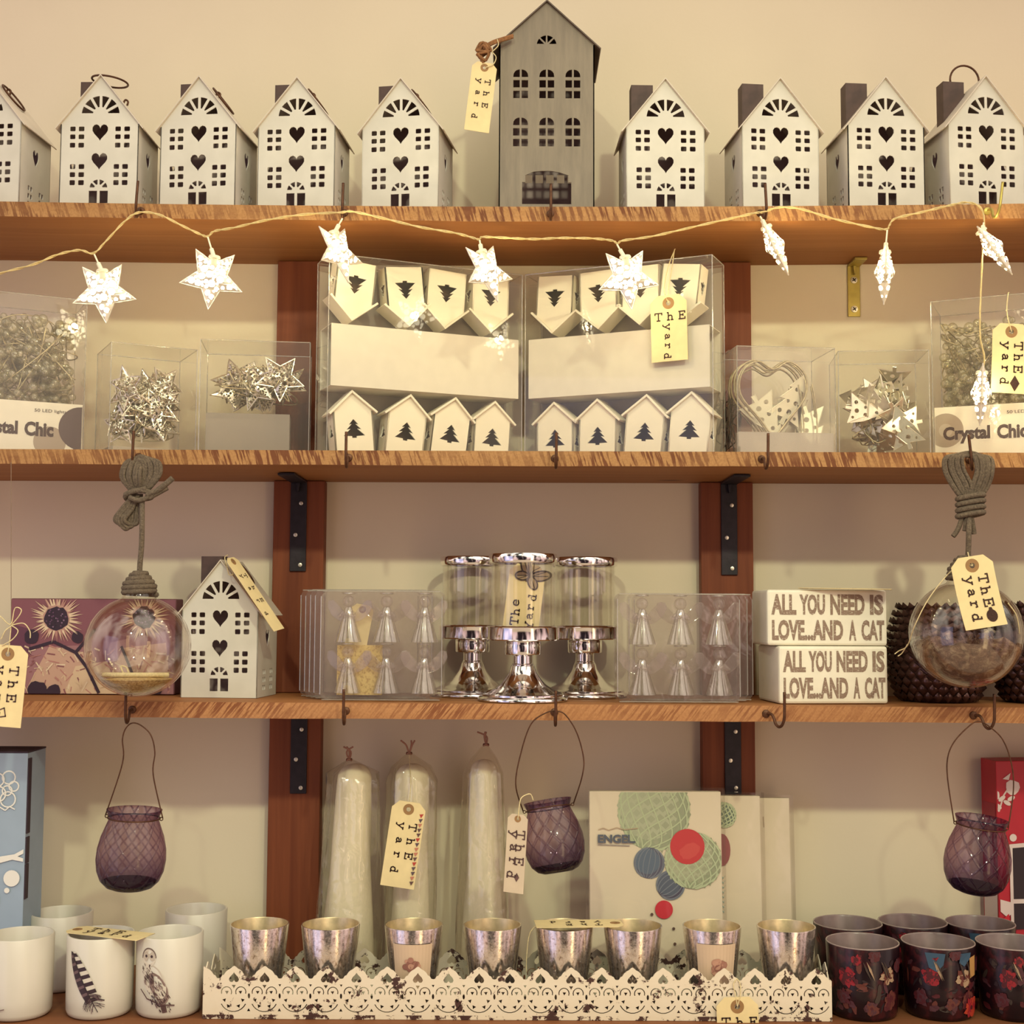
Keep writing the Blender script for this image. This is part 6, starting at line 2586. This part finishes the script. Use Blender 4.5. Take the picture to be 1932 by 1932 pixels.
# ---- white paper rolls in cellophane bags
def cello_roll(px0, px1, top_px, top_py, roll_l, roll_r, roll_py, label, seed, lean=0.0, Y=-0.075):
    rnd = random.Random(seed)
    b = on(4, (px0 + px1) / 2, Y, 0.0005)
    t = thing('cellophane_roll', label, 'paper roll', b, (0, 0, 0), 'white rolls in cellophane bags')
    zr = P(roll_l, roll_py, Y).z - b.z
    xt = P((roll_l + roll_r) / 2, roll_py, Y).x - b.x
    rb = (px1 - px0) / 2 * S(Y) * 0.80
    rt = (roll_r - roll_l) / 2 * S(Y)
    prof = [(0, 0), (rb, 0), (rb, .004)]
    n = 10
    for i in range(1, n + 1):
        f = i / n
        prof.append((rb + (rt - rb) * f ** 0.9, .004 + (zr - rt * 0.9 - .004) * f))
    for i in range(1, 7):
        a = PI / 2 * i / 6
        prof.append((rt * math.cos(a), zr - rt * 0.9 + rt * 0.9 * math.sin(a)))
    mb = MB()
    mb.lathe(prof, 32)
    for v in mb.bm.verts:
        v.co.x += xt * (v.co.z / zr)
        if v.co.z > .005:
            a = math.atan2(v.co.y, v.co.x - xt * v.co.z / zr)
            v.co.x += 0.0012 * math.sin(5 * a + 30 * v.co.z)
            v.co.y += 0.0010 * math.sin(4 * a + 22 * v.co.z)
    mb.build('paper_roll', 'roll', t, smooth='all')
    # bag
    tp = P(top_px, top_py, Y) - b
    rbag = (px1 - px0) / 2 * S(Y)
    prof = []
    m = 16
    for i in range(m + 1):
        f = i / m
        z = 0.001 + (tp.z - 0.006) * f
        zz = min(1.0, f * 1.02)
        r = rbag + (rt * 1.55 - rbag) * min(1.0, z / (zr * 0.96))
        if z > zr * 0.965:
            q = (z - zr * 0.965) / (tp.z - 0.006 - zr * 0.965)
            r = r * (1 - q) + 0.0022 * q
            r = max(r, 0.0022)
        prof.append((r, z))
    mb = MB()
    mb.lathe(prof, 40)
    for v in mb.bm.verts:
        a = math.atan2(v.co.y, v.co.x)
        rr = math.hypot(v.co.x, v.co.y)
        f = v.co.z / tp.z
        k = 1 + 0.07 * math.sin(7 * a + seed + 3 * f) * (0.3 + f) + 0.035 * math.sin(13 * a + 9 * f)
        v.co.x = v.co.x * k + (xt if f > .9 else xt * min(1, v.co.z / zr)) * (1 - max(0, f - .9) * 10) + (tp.x * max(0, f - .9) * 10 if f > .9 else 0)
        v.co.y *= k * 0.9
    mb.build('cellophane_bag', 'cello', t, smooth='all', auto=False)
    mb = MB()
    mb.tube(smooth_path([Vector((tp.x + .0032 * math.cos(a), .0032 * math.sin(a), tp.z - .006 + .001 * math.sin(3 * a))) for a in [2 * PI * i / 10 for i in range(10)]], 3, True), 0.0009, 6, closed=True)
    for j in range(3):
        mb.tube(smooth_path([tp + Vector((0, 0, -.007)), tp + Vector((rnd.uniform(-.004, .004), -.002, .004)), tp + Vector((rnd.uniform(-.012, .008), -.003, .010))], 5), 0.0011, 5)
    mb.build('twist_tie', 'twist', t, smooth='all')
    return t


M['twist'] = plain('brown_twist_tie', rgb(150, 104, 84), 0.6)
cello_roll(588, 716, 659, 1424, 640, 700, 1440, 'white paper roll in a cellophane bag leaning by the left upright plank', 1)
cello_roll(728, 818, 772, 1412, 748, 808, 1440, 'white paper roll in a cellophane bag with a price tag on it', 2)
cello_roll(858, 962, 917, 1396, 890, 936, 1432, 'white paper roll in a cellophane bag behind the middle purple lantern', 3)
hole = P(771, 1527, -0.124)
make_tag('manila price tag with printed triangles fixed to the middle cellophane roll', hole, 0.0400, 0.100, rot=0.14, style='down',
         string=[[hole + Vector((0, -.0008, 0)), P(775, 1480, -0.105), P(773, 1440, -0.088), P(772, 1424, -0.080)]])
tgt = [o for o in bpy.data.objects if o.get('label', '').startswith('manila price tag with printed triangles')][0]
pr = Print()
for i in range(15):
    z = -0.004 - 0.0056 * i
    pr.poly([(0.0135, z), (0.0185, z + .001), (0.0160, z - .0042)], [rgb(180, 60, 50), rgb(96, 66, 62), rgb(190, 120, 96), rgb(92, 72, 78)][(i * 7 + i // 4) % 4])
pr.build('triangle_print', tgt, lambda x, z, o: Vector((x, -0.0006 - o, z)))


# ---- packets with printed honeycomb balls
def px_pack(p_left, p_right, Y, py_top, d, tilt, label, art):
    a, b = on(4, p_left, Y, 0.0006), on(4, p_right, Y, 0.0006)
    w = (b - a).x
    h = P((p_left + p_right) / 2, py_top, Y + 0.012).z - a.z
    t = thing('paper_packet', label, 'packet', (a + b) / 2 + Vector((0, 0, abs(math.sin(tilt)) * 0.002)), (-tilt, 0, 0), 'cellophane packets with printed honeycomb balls')
    mb = MB()
    mb.box((0, d / 2, h / 2), (w, d, h))
    mb.build('packet_body', 'packet', t, bevel=0.001)
    pr = Print()
    k = w / (p_right - p_left)
    X = lambda c: (c - (p_left + p_right) / 2) * k
    Z = lambda c: h - (c - py_top) * k
    art(pr, X, Z, k)
    pr.build('printed_front', t, lambda x, z, o: Vector((x, -0.0003 - o, z)), clip=(-w / 2 + .0008, .001, w / 2 - .0008, h - .001), layer_every=12)
    if label.startswith('clear'):
        mb = MB()
        add_text(mb, 'ENGEL.', 72 * k, 16 * k, TR(X(1129), -0.0030, Z(1590)), 0.04)
        mb.build('lettering', 'blue_ink', t, auto=False)
    mb = MB()
    e = 0.0042
    mb.quad([(-w / 2 - e, -e, 0.0004), (w / 2 + e, -e, 0.0004), (w / 2 + e, -e, h + e), (-w / 2 - e, -e, h + e)])
    mb.quad([(-w / 2 - e, -e, h + e), (w / 2 + e, -e, h + e), (w / 2 + e, d, h + e), (-w / 2 - e, d, h + e)])
    for sg in (-1, 1):
        mb.quad([(sg * (w / 2 + e), -e, 0.0004), (sg * (w / 2 + e), d, 0.0004), (sg * (w / 2 + e), d, h + e), (sg * (w / 2 + e), -e, h + e)])
    mb.build('cellophane_wrap', 'cello_flat', t)
    return t


M['packet'] = plain('pale_packet_card', rgb(228, 212, 188), 0.6, 0, 0.03, 20)
M['blue_ink'] = plain('slate_ink', rgb(86, 92, 108), 0.7)
M['cello_flat'] = clear('flat_cellophane', (0.97, 0.96, 0.94), 0.035, 0.6, 0.06, 0.02, wrinkle=0.3, wscale=20)


def honey(pr, X, Z, k, cx, cy, rx, ry, cl, cd, cm, tilt=0.35, net=True):
    pr.disc(X(cx), Z(cy), rx * k, cm, ry * k, 36)
    pr.disc(X(cx - rx * .12), Z(cy - ry * .10), rx * .82 * k, cl, ry * .82 * k, 32)
    ct, st = math.cos(tilt), math.sin(tilt)

    def sp(u, v):
        # u: -1..1 across, v: -1..1 up; bulged grid
        x = rx * math.sin(u * PI / 2) * math.sqrt(max(0, 1 - v * v))
        y = ry * v
        return (X(cx + x * ct - y * st * rx / ry), Z(cy + x * st * ry / rx + y * ct))
    n = 4
    if net:
        # the hollow of every cell
        for i in range(-n * 2, n * 2 + 1):
            for j in range(-n * 2, n * 2 + 1):
                if (i + j) % 2:
                    continue
                u, v = i / (2 * n) * 1.15, j / (2 * n) * 0.93 * 1.0
                if abs(u) < .93 and abs(v) < .93:
                    a, b = sp(u, v)
                    s_ = 0.55 * math.sqrt(max(.05, 1 - v * v)) * math.cos(u * 1.2)
                    w_, h_ = rx * .15 * s_ * 1.5 * k, ry * .12 * k * .8
                    c_ = tuple(cl[q] * (1 - .45 * max(0, .5 + u * .6)) + cd[q] * .45 * max(0, .5 + u * .6) for q in range(3)) + (1,)
                    pr.poly([(a - w_, b), (a, b - h_), (a + w_, b), (a, b + h_)], c_)
        for i in range(-n, n + 1):
            for sg in (1, -1):
                pts = []
                for j in range(13):
                    v = -0.97 + 1.94 * j / 12
                    u = i / n * 1.15 + sg * v * 0.62
                    if -0.98 < u < 0.98:
                        pts.append(sp(u, v))
                if len(pts) > 1:
                    pr.line(pts, 2.4 * k, rgb(186, 196, 160))
    else:
        for i in range(-n, n + 1):
            pts = [sp(i / n * 0.97, -0.95 + 1.9 * j / 10) for j in range(11)]
            pr.line(pts, 1.6 * k, cd)


def art_main(pr, X, Z, k):
    mint, mintd, mintm = rgb(180, 184, 156), rgb(96, 104, 80), rgb(154, 162, 134)
    honey(pr, X, Z, k, 1237, 1528, 69, 78, mint, mintd, mintm, 0.35)
    honey(pr, X, Z, k, 1227, 1627, 29, 29, rgb(92, 106, 128), rgb(120, 126, 140), rgb(84, 82, 104), .2, False)
    honey(pr, X, Z, k, 1267, 1668, 27, 27, rgb(84, 92, 112), rgb(120, 126, 140), rgb(74, 66, 90), .9, False)
    honey(pr, X, Z, k, 1311, 1622, 54, 53, rgb(178, 180, 150), rgb(104, 112, 86), rgb(148, 156, 126), .15)
    pr.disc(X(1300), Z(1596), 33 * k, rgb(200, 46, 54), n=30)
    pr.disc(X(1304), Z(1604), 20 * k, rgb(208, 70, 68), 14 * k, 20, .4, .1)
    pr.disc(X(1254), Z(1713), 17 * k, rgb(206, 26, 50), n=24)
    pr.line([(X(1130), Z(1565)), (X(1140), Z(1562)), (X(1150), Z(1566)), (X(1165), Z(1561)), (X(1180), Z(1565)), (X(1206), Z(1562))], 1.4 * k, rgb(186, 160, 132))
    pr.line([(X(1129), Z(1593)), (X(1190), Z(1595))], 1.6 * k, rgb(150, 140, 136))
    for x, y in ((1231, 1722), (1272, 1748), (1274, 1776)):
        pr.disc(X(x), Z(y), 3 * k, rgb(90, 60, 50), n=8)


def art_second(pr, X, Z, k):
    honey(pr, X, Z, k, 1371, 1537, 23, 24, rgb(128, 142, 128), rgb(92, 108, 98), rgb(110, 126, 114), .3)
    pr.disc(X(1366), Z(1602), 16 * k, rgb(150, 78, 82), 30 * k, 20)
    for i in range(8):
        pr.line([(X(1362), Z(1650 + i * 9)), (X(1368), Z(1655 + i * 9))], 2 * k, rgb(150, 180, 168))


px_pack(1113, 1366, -0.100, 1493, 0.016, 0.06, 'clear wrapped packet printed with mint and red honeycomb balls, in front', art_main)
px_pack(1190, 1441, -0.075, 1501, 0.014, 0.06, 'middle packet showing only edges of grey and red balls', art_second)
px_pack(1246, 1497, -0.053, 1505, 0.014, 0.06, 'rearmost plain pale packet behind the honeycomb ball packets', lambda pr, X, Z, k: pr.line([(X(1446), Z(1540)), (X(1447), Z(1560))], 2 * k, rgb(150, 120, 90)))


# ---- purple diamond glass lanterns hung on wires
_la = None


def lantern(top_px, bot_px, Y, tilt_fb, label, hook_px, wire_pts, group='purple hanging glass lanterns'):
    """top_px: middle of the rim, bot_px: middle of the base"""
    global _la
    a, b = P(*top_px, Y), P(*bot_px, Y)
    ax = a - b
    h = ax.length
    ry = math.atan2(ax.x, ax.z)
    t = thing('glass_lantern', label, 'lantern', b, (0, 0, 0), group)
    t.rotation_euler = (rotm(0, ry, 0) @ rotm(tilt_fb, 0, 0)).to_euler()
    u = 0.0905
    if _la is None:
        prof = [(0, 0.0), (.018, 0.0), (.026, .003), (.033, .010), (.0375, .021), (.0392, .034), (.0385, .046), (.0352, .060), (.0310, .071), (.0285, .0775), (.0280, .0815), (.0300, .0865), (.0312, .0905),
                (.0302, .0905), (.0285, .086), (.0268, .081)]
        mb = MB()
        mb.lathe(prof, 56)
        o1 = mb.build('glass_bowl', 'purple', t, smooth='all', auto=False)
        mb = MB()
        mb.lathe([(0, .0006), (.017, .0006), (.0255, .0035), (.0310, .0095), (.029, .0105), (.02, .0078), (0, .0068)], 40)
        o2 = mb.build('thick_base', 'purple_base', t, smooth='all')
        mb = MB()
        mb.tube([(.0292 * math.cos(q), .0292 * math.sin(q), .0808) for q in [2 * PI * i / 40 for i in range(40)]], .0008, 6, closed=True)
        for sg in (1, -1):
            mb.tube([(sg * .0315 + .0018 * math.cos(q), 0, .0812 + .0018 * math.sin(q)) for q in [2 * PI * i / 12 for i in range(12)]], .0006, 5, closed=True)
        o3 = mb.build('neck_wire', 'hook', t, smooth='all')
        _la = (o1, o2, o3)
    else:
        for s in _la:
            q = s.copy()
            C.objects.link(q)
            q.parent = t
    sc_ = h / u
    t.scale = (sc_, sc_, sc_)
    Mw = TR(*b) @ t.rotation_euler.to_matrix().to_4x4() @ Matrix.Diagonal((sc_, sc_, sc_, 1))
    inv = Mw.inverted()
    L, R_ = Vector((-.0330, 0, .0822)), Vector((.0330, 0, .0822))
    pts = [L] + [inv @ P(x, y, Y) for x, y in wire_pts] + [R_]
    mb = MB()
    mb.tube(smooth_path(pts, 8), 0.00075 / sc_, 7)
    mb.build('wire_handle', 'hook', t, smooth='all')
    return t


LY = -0.2245
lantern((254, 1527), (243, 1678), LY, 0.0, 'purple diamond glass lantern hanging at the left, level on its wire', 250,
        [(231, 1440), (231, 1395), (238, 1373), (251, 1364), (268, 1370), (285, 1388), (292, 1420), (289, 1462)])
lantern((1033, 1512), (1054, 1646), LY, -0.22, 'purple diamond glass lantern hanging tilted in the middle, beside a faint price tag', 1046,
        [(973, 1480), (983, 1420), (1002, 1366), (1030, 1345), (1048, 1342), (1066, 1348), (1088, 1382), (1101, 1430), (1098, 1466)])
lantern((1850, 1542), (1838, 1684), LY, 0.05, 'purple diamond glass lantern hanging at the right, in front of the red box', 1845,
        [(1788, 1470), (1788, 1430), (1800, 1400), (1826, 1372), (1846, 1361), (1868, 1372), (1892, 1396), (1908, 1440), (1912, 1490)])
M['card_pale'] = plain('pale_tag_card', rgb(204, 184, 158), 0.7, 0, 0.04)
hole = P(977, 1545, -0.255)
make_tag('pale translucent price tag hanging on the rim of the middle purple lantern', hole, 0.0225, 0.0840, rot=0.06, yaw=-0.3, style='down', art='leaf', card='card_pale', ink='ink_soft', letter=0.0085,
         string=[[hole + Vector((0, -.0008, 0)), P(980, 1520, -0.257), P(984, 1505, -0.255), P(1000, 1498, -0.250), P(1006, 1510, -0.248)]])
